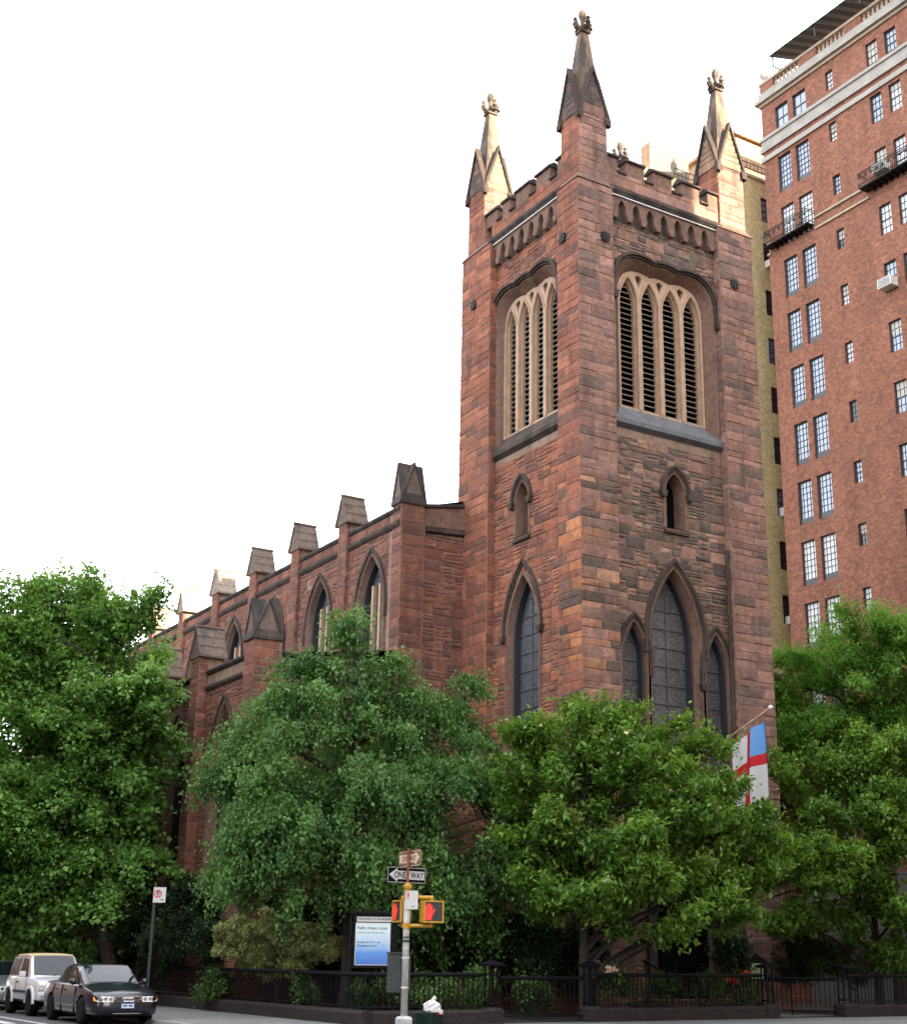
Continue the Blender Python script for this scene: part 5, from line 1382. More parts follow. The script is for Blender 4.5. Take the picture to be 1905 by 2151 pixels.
g = fence((-4.86, FY), (-2.28, FY), 'closed low iron picket gate between two lantern posts', plinth=False, zt=1.12); g['category'] = 'gate'; g.name = 'iron_gate'
g2 = fence((7.0, FY + 0.05), (5.6, FY + 1.7), 'iron picket gate leaf swung open at the church entrance', plinth=False, zt=1.1); g2['category'] = 'gate'; g2.name = 'iron_gate'
# handrails at the entrance steps
for k, x in enumerate((2.2, 5.7)):
    m_ = MB(); m_.tube([(x, -2.4, 1.0), (x, -1.5, 1.05), (x, 0.1, 1.55)], 0.03, 6)
    for y, z in ((-2.4, 1.0), (-1.2, 1.14), (0.0, 1.52)): m_.tube([(x, y, ZS), (x, y, z)], 0.02, 6)
    tag(m_.build('handrail', M['iron2']), ('iron handrail left of the entrance steps', 'iron handrail right of the entrance steps')[k], 'handrail', 'entrance handrails')

# ------------------------------------------------------------------ lettering helper
def text(body, size, mat, parent, loc, rot, align='CENTER', name='lettering', ext=0.002, bold=0.0, sx=1.0):
    cu = bpy.data.curves.new(name, 'FONT'); cu.body = body; cu.size = size; cu.align_x = align; cu.align_y = 'CENTER'; cu.extrude = ext; cu.offset = bold
    o = bpy.data.objects.new(name, cu); COL.objects.link(o); cu.materials.append(mat)
    dg = bpy.context.evaluated_depsgraph_get()
    me = bpy.data.meshes.new_from_object(o.evaluated_get(dg)); me.name = name                # lettering as plain mesh
    bpy.data.objects.remove(o)
    o = link(name, me, mat, parent); o.location = loc; o.rotation_euler = rot; o.scale = (sx, 1, 1)
    return o
UP = (R(90), 0, 0)                                                # local board frame: x right, z up, facing -y
def board(mb, x0, x1, z0, z1, y, t=0.006, r=0.0, n=5):
    if r <= 0: return mb.box(x0, x1, y, y + t, z0, z1)
    pts = []
    for cx_, cz_, a0 in ((x1 - r, z1 - r, 0), (x0 + r, z1 - r, 90), (x0 + r, z0 + r, 180), (x1 - r, z0 + r, 270)):
        for k in range(n + 1):
            a = R(a0 + 90 * k / n); pts.append((cx_ + r * math.cos(a), cz_ + r * math.sin(a)))
    return mb.prism(pts, lambda u, v, w: (u, w, v), y, y + t)

# ------------------------------------------------------------------ signal pole at the corner
M['pole'] = simple('silver_grey_pole_paint', (0.36, 0.37, 0.37), 0.6, var=0.3, scale=7)
M['yellow'] = simple('signal_yellow', (0.40, 0.21, 0.012), 0.45, var=0.15, scale=9)
M['sign_black'] = simple('sign_black', (0.003, 0.003, 0.004), 0.6, spec=0.1)
M['sign_white'] = simple('sign_white', (0.48, 0.48, 0.49), 0.5, spec=0.3)
M['rust'] = simple('rusty_post', (0.16, 0.05, 0.025), 0.8, var=0.5, scale=12)
M['weathered_sign'] = simple('weathered_brown_sign', (0.14, 0.075, 0.045), 0.5, var=0.4)
M['cream_sign'] = simple('faded_cream_sign', (0.52, 0.42, 0.30), 0.5, var=0.3)
M['hand'] = simple('lit_orange_hand', (0.10, 0.008, 0.006), 0.5, emit=(1.0, 0.050, 0.035), estr=0.13)
M['lens'] = simple('signal_lens', (0.020, 0.021, 0.023), 0.4, var=0.2, scale=30)
M['sign_red'] = simple('sign_red', (0.50, 0.03, 0.04), 0.5)
M['cabinet'] = simple('grey_green_cabinet', (0.035, 0.042, 0.042), 0.6, var=0.25, spec=0.25)
PXY = (-11.42, -9.93)
yaw_cam = math.atan2(PXY[1] + 33.934, PXY[0] + 24.748) - math.pi / 2       # boards facing the viewer have this rotation
sp = empty('traffic_signal_pole', (PXY[0], PXY[1], ZS), yaw_cam, 'silver corner pole with ONE WAY signs and red-hand pedestrian signals', 'signal pole')
MB().lathe([(0.065, 0.4), (0.06, 2.1), (0.057, 2.78)], 14).build('pole', M['pole'], sp, True)
MB().loft([[(sx * r_, sy * r_, z) for sx, sy in ((-1, -1), (1, -1), (1, 1), (-1, 1))] for r_, z in ((0.19, 0), (0.19, 0.08), (0.16, 0.1), (0.155, 0.47), (0.13, 0.5), (0.07, 0.52))]).build('base', M['pole'], sp)
MB().lathe([(0.066, 2.72), (0.068, 2.78), (0.062, 2.79), (0.078, 2.80), (0.078, 2.87), (0.05, 2.90), (0.03, 2.92)], 12).build('finial_cap', M['yellow'], sp, True)
MB().box(-0.025, 0.025, -0.025, 0.025, 2.88, 3.56).build('sign_post', M['rust'], sp)
# ONE WAY, arrow to the left
def oneway(name, z, yaw, bg, fg, txt, left, w=0.915, h=0.305, tilt=0.0):
    o = empty('one_way_sign', (0, 0, z), 0); o.parent = sp; o.rotation_euler = (0, tilt, yaw)
    m_ = MB(); board(m_, -w / 2, w / 2, -h / 2, h / 2, 0.034, 0.004, 0.03); m_.build('panel', bg, o)
    b = MB(); e = 0.012
    inn = MB()
    for (x0, x1, z0, z1) in ((-w / 2 + e, w / 2 - e, h / 2 - e - 0.008, h / 2 - e), (-w / 2 + e, w / 2 - e, -h / 2 + e, -h / 2 + e + 0.008), (-w / 2 + e, -w / 2 + e + 0.008, -h / 2 + e, h / 2 - e), (w / 2 - e - 0.008, w / 2 - e, -h / 2 + e, h / 2 - e)):
        b.box(x0, x1, 0.0315, 0.0335, z0, z1)
    b.build('border', fg, o)
    s = -1 if left else 1
    pts = [(s * 0.42, 0), (s * 0.225, 0.125), (s * 0.225, 0.078), (-s * 0.41, 0.078), (-s * 0.41, -0.078), (s * 0.225, -0.078), (s * 0.225, -0.125)]
    m_ = MB(); m_.prism(pts, lambda u, v, ww: (u, ww, v), 0.030, 0.0325); m_.build('arrow', fg, o)
    text('ONE', 0.165, txt, o, (-0.165 if left else -0.2, 0.0285, -0.004), UP, bold=0.002, sx=0.78); text('WAY', 0.165, txt, o, (0.24 if left else 0.13, 0.0285, -0.004), UP, bold=0.002, sx=0.78)
    return o
oneway('a', 3.06, R(36), M['sign_black'], M['sign_white'], M['sign_black'], True)
oneway('b', 3.37, R(-63), M['weathered_sign'], M['cream_sign'], M['weathered_sign'], False)
# parking regulation plate on the pole
ps = empty('regulation_sign', (0.085, -0.075, 2.60), 0); ps.parent = sp
m_ = MB(); board(m_, -0.12, 0.12, -0.17, 0.17, 0, 0.004, 0.01); m_.build('panel', M['sign_white'], ps)
m_ = MB()
for (x0, x1, z0, z1) in ((-0.09, -0.045, 0.14, 0.15), (-0.09, -0.045, 0.03, 0.04)): m_.box(x0, x1, -0.003, -0.001, z0, z1)
m_.prism([(0.0, -0.115), (0.05, -0.115), (0.05, -0.128), (0.0, -0.128)], lambda u, v, w: (u, w, v), -0.003, -0.001); m_.build('marks', M['sign_black'], ps)
m_ = MB(); m_.box(-0.085, -0.05, -0.003, -0.001, 0.06, 0.12); m_.build('red_mark', M['sign_red'], ps)
# pedestrian signals
def ped_signal(x, y, z, yaw):
    o = empty('pedestrian_signal', (x, y, z), yaw); o.parent = sp
    S = 0.205
    m_ = MB(); board(m_, -S, S, -S, S, -0.10, 0.20, 0.03); hs = m_.build('housing', M['yellow'], o)
    m_ = MB(); band(m_, lambda u, v, w: (u, w, v), [(-S + 0.03, -S + 0.03), (S - 0.03, -S + 0.03), (S - 0.03, S - 0.03), (-S + 0.03, S - 0.03)], [(-S, -S), (S, -S), (S, S), (-S, S)], -0.10, -0.125, closed=True); m_.build('rim', M['yellow'], o)
    m_ = MB(); m_.box(-S + 0.03, S - 0.03, -0.106, -0.101, -S + 0.03, S - 0.03); m_.build('lens', M['lens'], o)
    # raised hand
    hm = MB(); fn = lambda u, v, w: (u - 0.095, w, v)
    hm.prism([(-0.07, -0.155), (0.045, -0.155), (0.075, -0.05), (0.078, 0.02), (-0.085, 0.02), (-0.09, -0.06)], fn, -0.112, -0.107)
    for k, (u, top) in enumerate(((-0.068, 0.11), (-0.027, 0.15), (0.014, 0.148), (0.054, 0.118))):
        hm.prism([(u - 0.018, 0.0), (u + 0.018, 0.0), (u + 0.018, top - 0.015), (u + 0.008, top), (u - 0.008, top), (u - 0.018, top - 0.015)], fn, -0.112, -0.107)
    hm.prism([(0.06, -0.09), (0.125, 0.02), (0.12, 0.05), (0.1, 0.045), (0.06, -0.02)], fn, -0.112, -0.107)
    hm.build('hand_symbol', M['hand'], o)
    for zz in (S, -S):
        MB().lathe([(0.03, 0), (0.03, 0.04), (0.02, 0.07)] if zz > 0 else [(0.03, 0), (0.03, -0.04), (0.02, -0.06)], 8, (0, 0, zz)).build('hub', M['yellow'], o)
    return o
ped_signal(0.47, -0.02, 2.39, R(20))
ped_signal(-0.09, 0.29, 2.40, R(-66))
for z, k in ((2.65, 0), (2.13, 1)):
    m_ = MB(); m_.tube([(0.5, -0.02, z), (0.0, 0.0, z)], 0.035, 8); m_.tube([(0.0, 0.0, z), (-0.09, 0.30, z)], 0.035, 8)
    m_.lathe([(0.075, -0.05), (0.075, 0.05)], 10, (0, 0, z)); m_.build('bracket', M['yellow'], sp)
# control cabinet strapped to the pole
m_ = MB(); m_.box(-0.34, 0.10, 0.05, 0.36, 0.92, 1.62); cbx = bevel(m_.build('control_cabinet', M['cabinet'], sp), 0.015)
m_ = MB(); m_.box(-0.36, 0.12, 0.03, 0.38, 1.62, 1.65); m_.build('lid', M['cabinet'], cbx)
for z in (1.02, 1.55):
    MB().lathe([(0.072, -0.015), (0.072, 0.015)], 12, (0, 0, z)).build('strap', M['lead'], sp)
for k, (z, h) in enumerate(((1.92, 0.03), (2.02, 0.02), (1.85, 0.05), (1.72, 0.025))):          # old sticker bands
    MB().lathe([(0.0655, -h / 2), (0.0655, h / 2)], 12, (0, 0, z), cap=False).build('sticker', M['sign_white'] if k % 2 else M['cabinet'], sp)

# litter basket
M['basket'] = simple('green_basket', (0.005, 0.022, 0.014), 0.6, var=0.3, spec=0.2)
M['bag'] = simple('white_plastic_bag', (0.50, 0.50, 0.52), 0.5)
bx = Vector((-11.75, -11.45))
lb = empty('litter_basket', (bx.x, bx.y, ZS), yaw_cam, 'dark green street litter basket beside the signal pole', 'litter bin')
MB().lathe([(0.17, 0), (0.2, 0.3), (0.225, 0.62)], 20, cap=True).build('liner', M['basket'], lb)
for k in range(24):
    a = 2 * math.pi * k / 24
    MB().tube([(0.19 * math.cos(a), 0.19 * math.sin(a), 0.0), (0.245 * math.cos(a), 0.245 * math.sin(a), 0.64)], 0.008, 4).build('wire', M['basket'], lb)
for z, r_ in ((0.05, 0.195), (0.33, 0.22), (0.64, 0.247)):
    m_ = MB(); m_.tube([(r_ * math.cos(2 * math.pi * k / 20), r_ * math.sin(2 * math.pi * k / 20), z) for k in range(21)], 0.013, 5); m_.build('hoop', M['basket'], lb)
rb = random.Random(3)
bg = MB()
rings = []
for i in range(9):
    ph_ = math.pi * i / 8; ring = []
    for j in range(14):
        a = 2 * math.pi * j / 14; r_ = 0.15 * math.sin(ph_) * (1 + rb.uniform(-0.25, 0.25))
        ring.append((0.04 + r_ * math.cos(a), r_ * math.sin(a) * 0.9, 0.72 - 0.12 * math.cos(ph_) * (1 + rb.uniform(-0.15, 0.15))))
    rings.append(ring)
bg.loft(rings); bg.tube([(0.05, 0, 0.82), (0.07, 0, 0.87), (0.1, 0.01, 0.89)], [0.05, 0.03, 0.04], 6)
tag(bg.build('plastic_bag', M['bag'], None, False, (bx.x, bx.y, ZS), yaw_cam), 'crumpled white plastic bag heaped in the litter basket', 'bag')
ct = MB(); ct.box(0.02, 0.23, -0.19, 0.0, 0.61, 0.69); cb2 = ct.build('paper_carton', M['sign_white'], None, False, (bx.x, bx.y, ZS), yaw_cam)
tag(cb2, 'small white carton with a red stripe in the litter basket', 'carton')
MB().box(0.015, 0.235, -0.195, -0.188, 0.612, 0.63).build('stripe', M['sign_red'], cb2)

# no-standing sign on its own post, left
kp = empty('parking_sign', (-11.62, 3.75, ZS), 0, 'white parking regulation sign with red circle on a dark post', 'sign')
MB().box(-0.03, 0.03, -0.03, 0.03, 0, 3.32).build('post', M['cabinet'], kp)
yw = math.atan2(3.75 + 33.934, -11.62 + 24.748) - math.pi / 2
sg = empty('sign_plate', (0.0, 0, 3.08), yw + R(-8)); sg.parent = kp
m_ = MB(); board(m_, -0.03, 0.30, -0.20, 0.20, -0.05, 0.004, 0.01); m_.build('panel', M['sign_white'], sg)
m_ = MB()
for (r0, r1) in ((0.075, 0.105),):
    o_ = [(0.09 + r1 * math.cos(2 * math.pi * k / 24), 0.03 + r1 * math.sin(2 * math.pi * k / 24)) for k in range(24)]
    i_ = [(0.09 + r0 * math.cos(2 * math.pi * k / 24), 0.03 + r0 * math.sin(2 * math.pi * k / 24)) for k in range(24)]
    band(m_, lambda u, v, w: (u, w, v), i_, o_, -0.053, -0.0505, closed=True)
m_.prism([(0.03, 0.10), (0.045, 0.115), (0.15, -0.035), (0.135, -0.05)], lambda u, v, w: (u, w, v), -0.0545, -0.053)
m_.build('no_parking_symbol', M['sign_red'], sg)
text('P', 0.17, M['sign_black'], sg, (0.09, -0.0535, 0.03), UP)
m_ = MB(); m_.box(0.17, 0.26, -0.053, -0.0505, -0.135, -0.115); m_.build('arrow_mark', M['sign_black'], sg)

# ------------------------------------------------------------------ notice board
def poster_mat():
    m, nt, p = mat_new('poster_print'); L = nt.links.new
    tc = N(nt, 'ShaderNodeTexCoord'); sx = N(nt, 'ShaderNodeSeparateXYZ'); L(tc.outputs['Generated'], sx.inputs[0])
    ns = N(nt, 'ShaderNodeTexNoise', Scale=2.2, Detail=4.0); mp = N(nt, 'ShaderNodeMapping'); mp.inputs['Scale'].default_value = (1, 1, 3); L(tc.outputs['Generated'], mp.inputs[0]); L(mp.outputs[0], ns.inputs['Vector'])
    ad = N(nt, 'ShaderNodeMath', operation='MULTIPLY_ADD'); L(ns.outputs['Fac'], ad.inputs[0]); ad.inputs[1].default_value = 0.22; L(sx.outputs['Z'], ad.inputs[2])
    cr = N(nt, 'ShaderNodeValToRGB'); e = cr.color_ramp.elements
    e[0].position = 0.12; e[0].color = (0.015, 0.11, 0.42, 1); e[1].position = 0.95; e[1].color = (0.50, 0.62, 0.64, 1)
    x = e.new(0.4); x.color = (0.06, 0.22, 0.58, 1); x = e.new(0.62); x.color = (0.32, 0.46, 0.64, 1)
    L(ad.outputs[0], cr.inputs['Fac']); L(cr.outputs['Color'], p.inputs['Base Color'])
    p.inputs['Roughness'].default_value = 0.3
    return m
M['poster'] = poster_mat()
M['blue_ink'] = simple('dark_blue_ink', (0.01, 0.06, 0.16), 0.5)
M['grey_ink'] = simple('grey_ink', (0.22, 0.28, 0.32), 0.5)
nb_ = empty('notice_board', (-7.52, -1.22, ZS), math.atan2(-1.22 + 33.934, -7.52 + 24.748) - math.pi / 2 + R(6), 'church notice board with blue poster in a tall black frame', 'notice board')
for x in (-0.60, 0.56):
    MB().box(x - 0.03, x + 0.03, -0.03, 0.03, 0, 2.68).build('post', M['iron2'], nb_)
MB().box(-0.53, 0.51, -0.04, 0.06, 1.28, 2.60).build('case', M['iron2'], nb_)
m_ = MB(); m_.prism([(-0.66, 2.60), (-0.6, 2.66), (0.56, 2.66), (0.62, 2.60)], lambda u, v, w: (u, w, v), -0.1, 0.1); m_.build('hood', M['iron2'], nb_)
MB().box(-0.45, 0.49, -0.052, -0.042, 2.40, 2.52).build('header_panel', M['sign_white'], nb_)
text('THE CHURCH OF THE ASCENSION', 0.068, M['sign_black'], nb_, (0.03, -0.054, 2.465), UP, bold=0.0012, sx=0.86)
MB().box(-0.46, 0.40, -0.052, -0.042, 1.36, 2.36).build('poster', M['poster'], nb_)
m_ = MB()
for (x0, x1, z0, z1) in ((-0.475, -0.46, 1.345, 2.375), (0.40, 0.415, 1.345, 2.375), (-0.475, 0.415, 1.345, 1.36), (-0.475, 0.415, 2.36, 2.375)): m_.box(x0, x1, -0.056, -0.04, z0, z1)
m_.build('poster_rim', M['lead'], nb_)
text('Faith, Hope, Love', 0.105, M['blue_ink'], nb_, (-0.43, -0.054, 2.245), UP, 'LEFT', bold=0.0012)
text('the greatest of these is love', 0.055, M['grey_ink'], nb_, (-0.42, -0.054, 2.14), UP, 'LEFT') if False else None
text('Sundays at 9 & 11 am', 0.068, M['blue_ink'], nb_, (-0.43, -0.054, 1.90), UP, 'LEFT', bold=0.001)
text('Weekdays at 6 pm', 0.068, M['blue_ink'], nb_, (-0.43, -0.054, 1.815), UP, 'LEFT', bold=0.001)
m_ = MB()
for k, (x0, x1) in enumerate(((-0.42, -0.22), (-0.2, -0.08), (-0.06, 0.12), (0.14, 0.26))): m_.box(x0, x1, -0.0535, -0.0525, 2.12, 2.145)
m_.build('small_print', M['grey_ink'], nb_)

# small notice cases by the door, blue banner
def notice_case(x, y, label, mat, h=1.15):
    o = empty('notice_case', (x, y, ZS), math.atan2(y + 33.934, x + 24.748) - math.pi / 2, label, 'notice case', 'small notice cases in the front yard')
    MB().box(-0.03, 0.03, -0.03, 0.03, 0, h).build('post', M['iron2'], o)
    MB().box(-0.25, 0.25, -0.05, 0.05, h, h + 0.62).build('case', M['iron2'], o)
    m_ = MB(); m_.prism([(-0.3, h + 0.6), (0.3, h + 0.6), (0, h + 0.82)], lambda u, v, w: (u, w, v), -0.08, 0.08); m_.build('gable_hood', M['iron2'], o)
    MB().box(-0.18, 0.18, -0.06, -0.052, h + 0.08, h + 0.52).build('notice', mat, o)
M['pink_paper'] = simple('pink_paper', (0.42, 0.16, 0.28), 0.7)
M['green_lit_paper'] = simple('green_lit_paper', (0.30, 0.40, 0.24), 0.7)  # green light on the board put into the sheet colour
notice_case(-0.6, -1.2, 'dark gabled notice case with a pink sheet left of the door', M['pink_paper'], 1.0)
notice_case(5.4, -1.3, 'dark gabled notice case with a green-lit sheet right of the door', M['green_lit_paper'], 0.95)
M['banner'] = simple('pale_blue_banner', (0.16, 0.26, 0.48), 0.7, var=0.4, scale=3)
bn = empty('banner', (-4.2, 0.9, ZS), 0.9, 'narrow pale blue banner hanging in the dark side yard', 'banner')
MB().tube([(0, 0, 0), (0, 0, 3.1)], 0.025, 6).build('pole', M['iron2'], bn)
m_ = MB(); m_.loft([[(0.03, -0.004, z), (0.2 + 0.02 * math.sin(z * 5), -0.004 + 0.03 * math.sin(z * 4), z), (0.2 + 0.02 * math.sin(z * 5), 0.004 + 0.03 * math.sin(z * 4), z), (0.03, 0.004, z)] for z in np.linspace(1.9, 3.0, 8)]); m_.build('cloth', M['banner'], bn)

# ------------------------------------------------------------------ flag on the tower front
M['flag_white'] = simple('flag_white', (0.50, 0.50, 0.51), 0.8)
M['flag_red'] = simple('flag_red', (0.42, 0.006, 0.01), 0.8)
M['flag_blue'] = simple('flag_light_blue', (0.10, 0.26, 0.55), 0.8)
fg_ = empty('flag', (4.96, 0.28, 7.82), 0, 'white flag with red cross and light blue canton on a slanted pole', 'flag')
MB().tube([(0, 0, 0), (0, -3.18, 1.14)], [0.045, 0.032], 8).build('pole', M['tan'], fg_, True)
MB().lathe([(0.0, -0.08), (0.055, -0.055), (0.08, 0), (0.055, 0.055), (0.0, 0.08)], 12, (0, -3.2, 1.15)).build('ball', M['white'], fg_, True)
def flag_pt(s, t):
    """s: 0 fly corner near wall .. 1 pole tip side; t: 0 at the pole .. 1 bottom"""
    top = Vector((0, -1.38 - 1.52 * s, 0.18 + 0.62 * s))
    drop = 2.3 + 0.45 * s
    wav = 0.13 * math.sin(s * 7 + t * 1.2) * (0.3 + 0.7 * t) * (0.2 + s) + 0.07 * math.sin(s * 15 + 1.0 - t * 1.5) * s
    narrow = 1 - 0.22 * t
    y = -1.38 - 1.52 * (0.5 + (s - 0.5) * narrow) + 0.15 * t
    return (wav * 1.4, y, top.z - drop * t)
def flag_piece(s0, s1, t0, t1, nm, mat):
    m_ = MB(); ns, nt_ = max(3, int((s1 - s0) * 26)), max(3, int((t1 - t0) * 20))
    vs = []; 
    for off in (-0.006, 0.006):
        for j in range(nt_ + 1):
            for i in range(ns + 1):
                p = flag_pt(s0 + (s1 - s0) * i / ns, t0 + (t1 - t0) * j / nt_); vs.append((p[0] + off, p[1], p[2]))
    q = (ns + 1) * (nt_ + 1); fs = []
    for j in range(nt_):
        for i in range(ns):
            a = j * (ns + 1) + i; fs.append((a, a + 1, a + ns + 2, a + ns + 1)); fs.append((q + a, q + a + ns + 1, q + a + ns + 2, q + a + 1))
    m_.add(vs, fs); m_.build(nm, mat, fg_, True)
flag_piece(0.0, 0.46, 0.0, 0.34, 'white_field', M['flag_white']); flag_piece(0.46, 0.66, 0.0, 0.34, 'red_cross', M['flag_red'])
flag_piece(0.66, 1.0, 0.0, 0.34, 'blue_canton', M['flag_blue']); flag_piece(0.0, 1.0, 0.34, 0.46, 'red_cross', M['flag_red'])
flag_piece(0.0, 0.46, 0.46, 1.0, 'white_field', M['flag_white']); flag_piece(0.46, 0.66, 0.46, 1.0, 'red_cross', M['flag_red'])
flag_piece(0.66, 1.0, 0.46, 1.0, 'white_field', M['flag_white'])
# ------------------------------------------------------------------ cars
def paint(name, col, metal=0.0, rough=0.25):
    m = simple(name, col, rough, metal, var=0.06, scale=2.0, coat=0.6); return m
M['navy'] = paint('dark_blue_car_paint', (0.006, 0.008, 0.017), 0.2, 0.25)
M['suv_white'] = paint('white_car_paint', (0.50, 0.51, 0.54), 0.0, 0.3)
M['silver'] = paint('silver_car_paint', (0.30, 0.31, 0.33), 0.6, 0.28)
M['tan_roof'] = simple('tan_soft_roof', (0.42, 0.33, 0.19), 0.7, var=0.1)
M['tyre'] = simple('tyre_rubber', (0.004, 0.004, 0.0045), 0.85, spec=0.15)
M['rim'] = simple('alloy_rim', (0.14, 0.135, 0.13), 0.4, 0.7)
M['chrome'] = simple('chrome', (0.75, 0.75, 0.76), 0.12, 1.0)
M['plastic'] = simple('black_plastic', (0.004, 0.004, 0.005), 0.5, spec=0.25)
M['car_glass'] = glass_mat('car_glass', (0.008, 0.012, 0.017), 0.02, 1.5)
M['tint_glass'] = glass_mat('tinted_side_glass', (0.014, 0.012, 0.008), 0.12, 1.4)
M['tint_glass'].node_tree.nodes['Principled BSDF'].inputs['Specular IOR Level'].default_value = 0.2
M['lamp_glass'] = glass_mat('headlamp_lens', (0.55, 0.56, 0.58), 0.08, 1.6)
M['amber'] = simple('amber_lens', (0.75, 0.22, 0.02), 0.2)
M['red_lens'] = simple('red_lens', (0.35, 0.01, 0.01), 0.2)
M['plate'] = simple('licence_plate', (0.52, 0.62, 0.70), 0.5)
M['plate_blue'] = simple('licence_plate_blue', (0.03, 0.09, 0.30), 0.5)
M['belly'] = simple('underbody', (0.002, 0.002, 0.002), 0.9, spec=0.05)

def lerp_tab(tab, y):
    for a, b in zip(tab, tab[1:]):
        if a[0] <= y <= b[0]:
            t = (y - a[0]) / (b[0] - a[0]); return [a[i] + (b[i] - a[i]) * t for i in range(1, len(a))]
    return list(tab[0][1:]) if y < tab[0][0] else list(tab[-1][1:])

def make_wheel(parent, x, y, r, w, side, spokes=5, rimm='rim'):
    o = empty('wheel', (x, y, r)); o.parent = parent
    s = side
    MB().lathe([(r * 0.62, -w / 2), (r * 0.93, -w / 2), (r, -w * 0.36), (r, w * 0.36), (r * 0.93, w / 2), (r * 0.62, w / 2)], 26, (0, 0, 0), 'x').build('tyre', M['tyre'], o, True)
    m_ = MB(); m_.lathe([(r * 0.64, s * w * 0.5), (r * 0.60, s * w * 0.42), (r * 0.58, s * w * 0.1)], 24, (0, 0, 0), 'x', cap=False)
    m_.lathe([(r * 0.58, s * w * 0.1), (0.01, s * w * 0.1)], 24, (0, 0, 0), 'x', cap=False)
    hub = s * w * 0.40
    for k in range(spokes):
        a = 2 * math.pi * k / spokes; d = Vector((0, math.cos(a), math.sin(a))); t = Vector((0, -math.sin(a), math.cos(a)))
        b0, b1 = d * r * 0.1, d * r * 0.61
        vs = [b0 + t * r * 0.10, b1 + t * r * 0.07, b1 - t * r * 0.07, b0 - t * r * 0.10]
        m_.add([(hub, v.y, v.z) for v in vs] + [(hub - s * 0.05, v.y, v.z) for v in vs], [(0, 1, 2, 3), (0, 1, 5, 4), (1, 2, 6, 5), (2, 3, 7, 6), (3, 0, 4, 7)])
    m_.lathe([(0.0, hub + s * 0.012), (r * 0.13, hub + s * 0.01), (r * 0.16, hub - s * 0.03)], 12, (0, 0, 0), 'x', cap=False)
    m_.build('rim', M[rimm], o)
    return o

def car_body(name, tab, wheels, wr, parent, mat, arch=1.16, ny=40):
    """lofted lower body: tab rows (y, halfwidth, z_bottom, z_belt, z_top); wheel arches cut out"""
    y0, y1 = tab[0][0], tab[-1][0]
    ys = sorted(set([y0 + (y1 - y0) * (0.5 - 0.5 * math.cos(math.pi * i / ny)) for i in range(ny + 1)]))
    rings = []
    for y in ys:
        w, zb, zl, zt = lerp_tab(tab, y)
        hz = zl - zb
        half = [(w * 0.84, zb), (w * 0.965, zb + hz * 0.10), (w * 0.99, zb + hz * 0.30), (w, zb + hz * 0.52), (w * 0.992, zb + hz * 0.72), (w * 0.965, zb + hz * 0.90), (w * 0.92, zl), (w * 0.78, zl + (zt - zl) * 0.55), (w * 0.42, zt - (zt - zl) * 0.08), (0.0, zt)]
        ring = [(x, y, z) for x, z in half] + [(-x, y, z) for x, z in half[:-1][::-1]]
        rings.append(ring)
    mb = MB(); mb.loft(rings)
    me = mb.mesh(name)
    bm = bmesh.new(); bm.from_mesh(me); bmesh.ops.recalc_face_normals(bm, faces=bm.faces[:]); bm.to_mesh(me); bm.free()
    tmp = bpy.data.objects.new('tmp_body', me); COL.objects.link(tmp)
    cut = MB()
    for (x, y) in wheels:
        s = 1 if x > 0 else -1
        cut.lathe([(wr * arch, s * (abs(x) - 0.22)), (wr * arch, s * (abs(x) + 0.4))] if s > 0 else [(wr * arch, s * (abs(x) + 0.4)), (wr * arch, s * (abs(x) - 0.22))], 28, (0, y, wr + 0.01), 'x')
    cm = cut.mesh('cutter')
    bm = bmesh.new(); bm.from_mesh(cm); bmesh.ops.recalc_face_normals(bm, faces=bm.faces[:]); bm.to_mesh(cm); bm.free()
    co = bpy.data.objects.new('tmp_cut', cm); COL.objects.link(co)
    md = tmp.modifiers.new('b', 'BOOLEAN'); md.object = co; md.operation = 'DIFFERENCE'; md.solver = 'EXACT'
    dg = bpy.context.evaluated_depsgraph_get()
    me2 = bpy.data.meshes.new_from_object(tmp.evaluated_get(dg))
    bpy.data.objects.remove(tmp); bpy.data.objects.remove(co)
    me2.name = name; me2.materials.clear(); me2.materials.append(mat)
    me2.polygons.foreach_set('use_smooth', [True] * len(me2.polygons))
    o = link('body', me2, None, parent)
    em = o.modifiers.new('edge', 'EDGE_SPLIT'); em.split_angle = R(38)
    return o

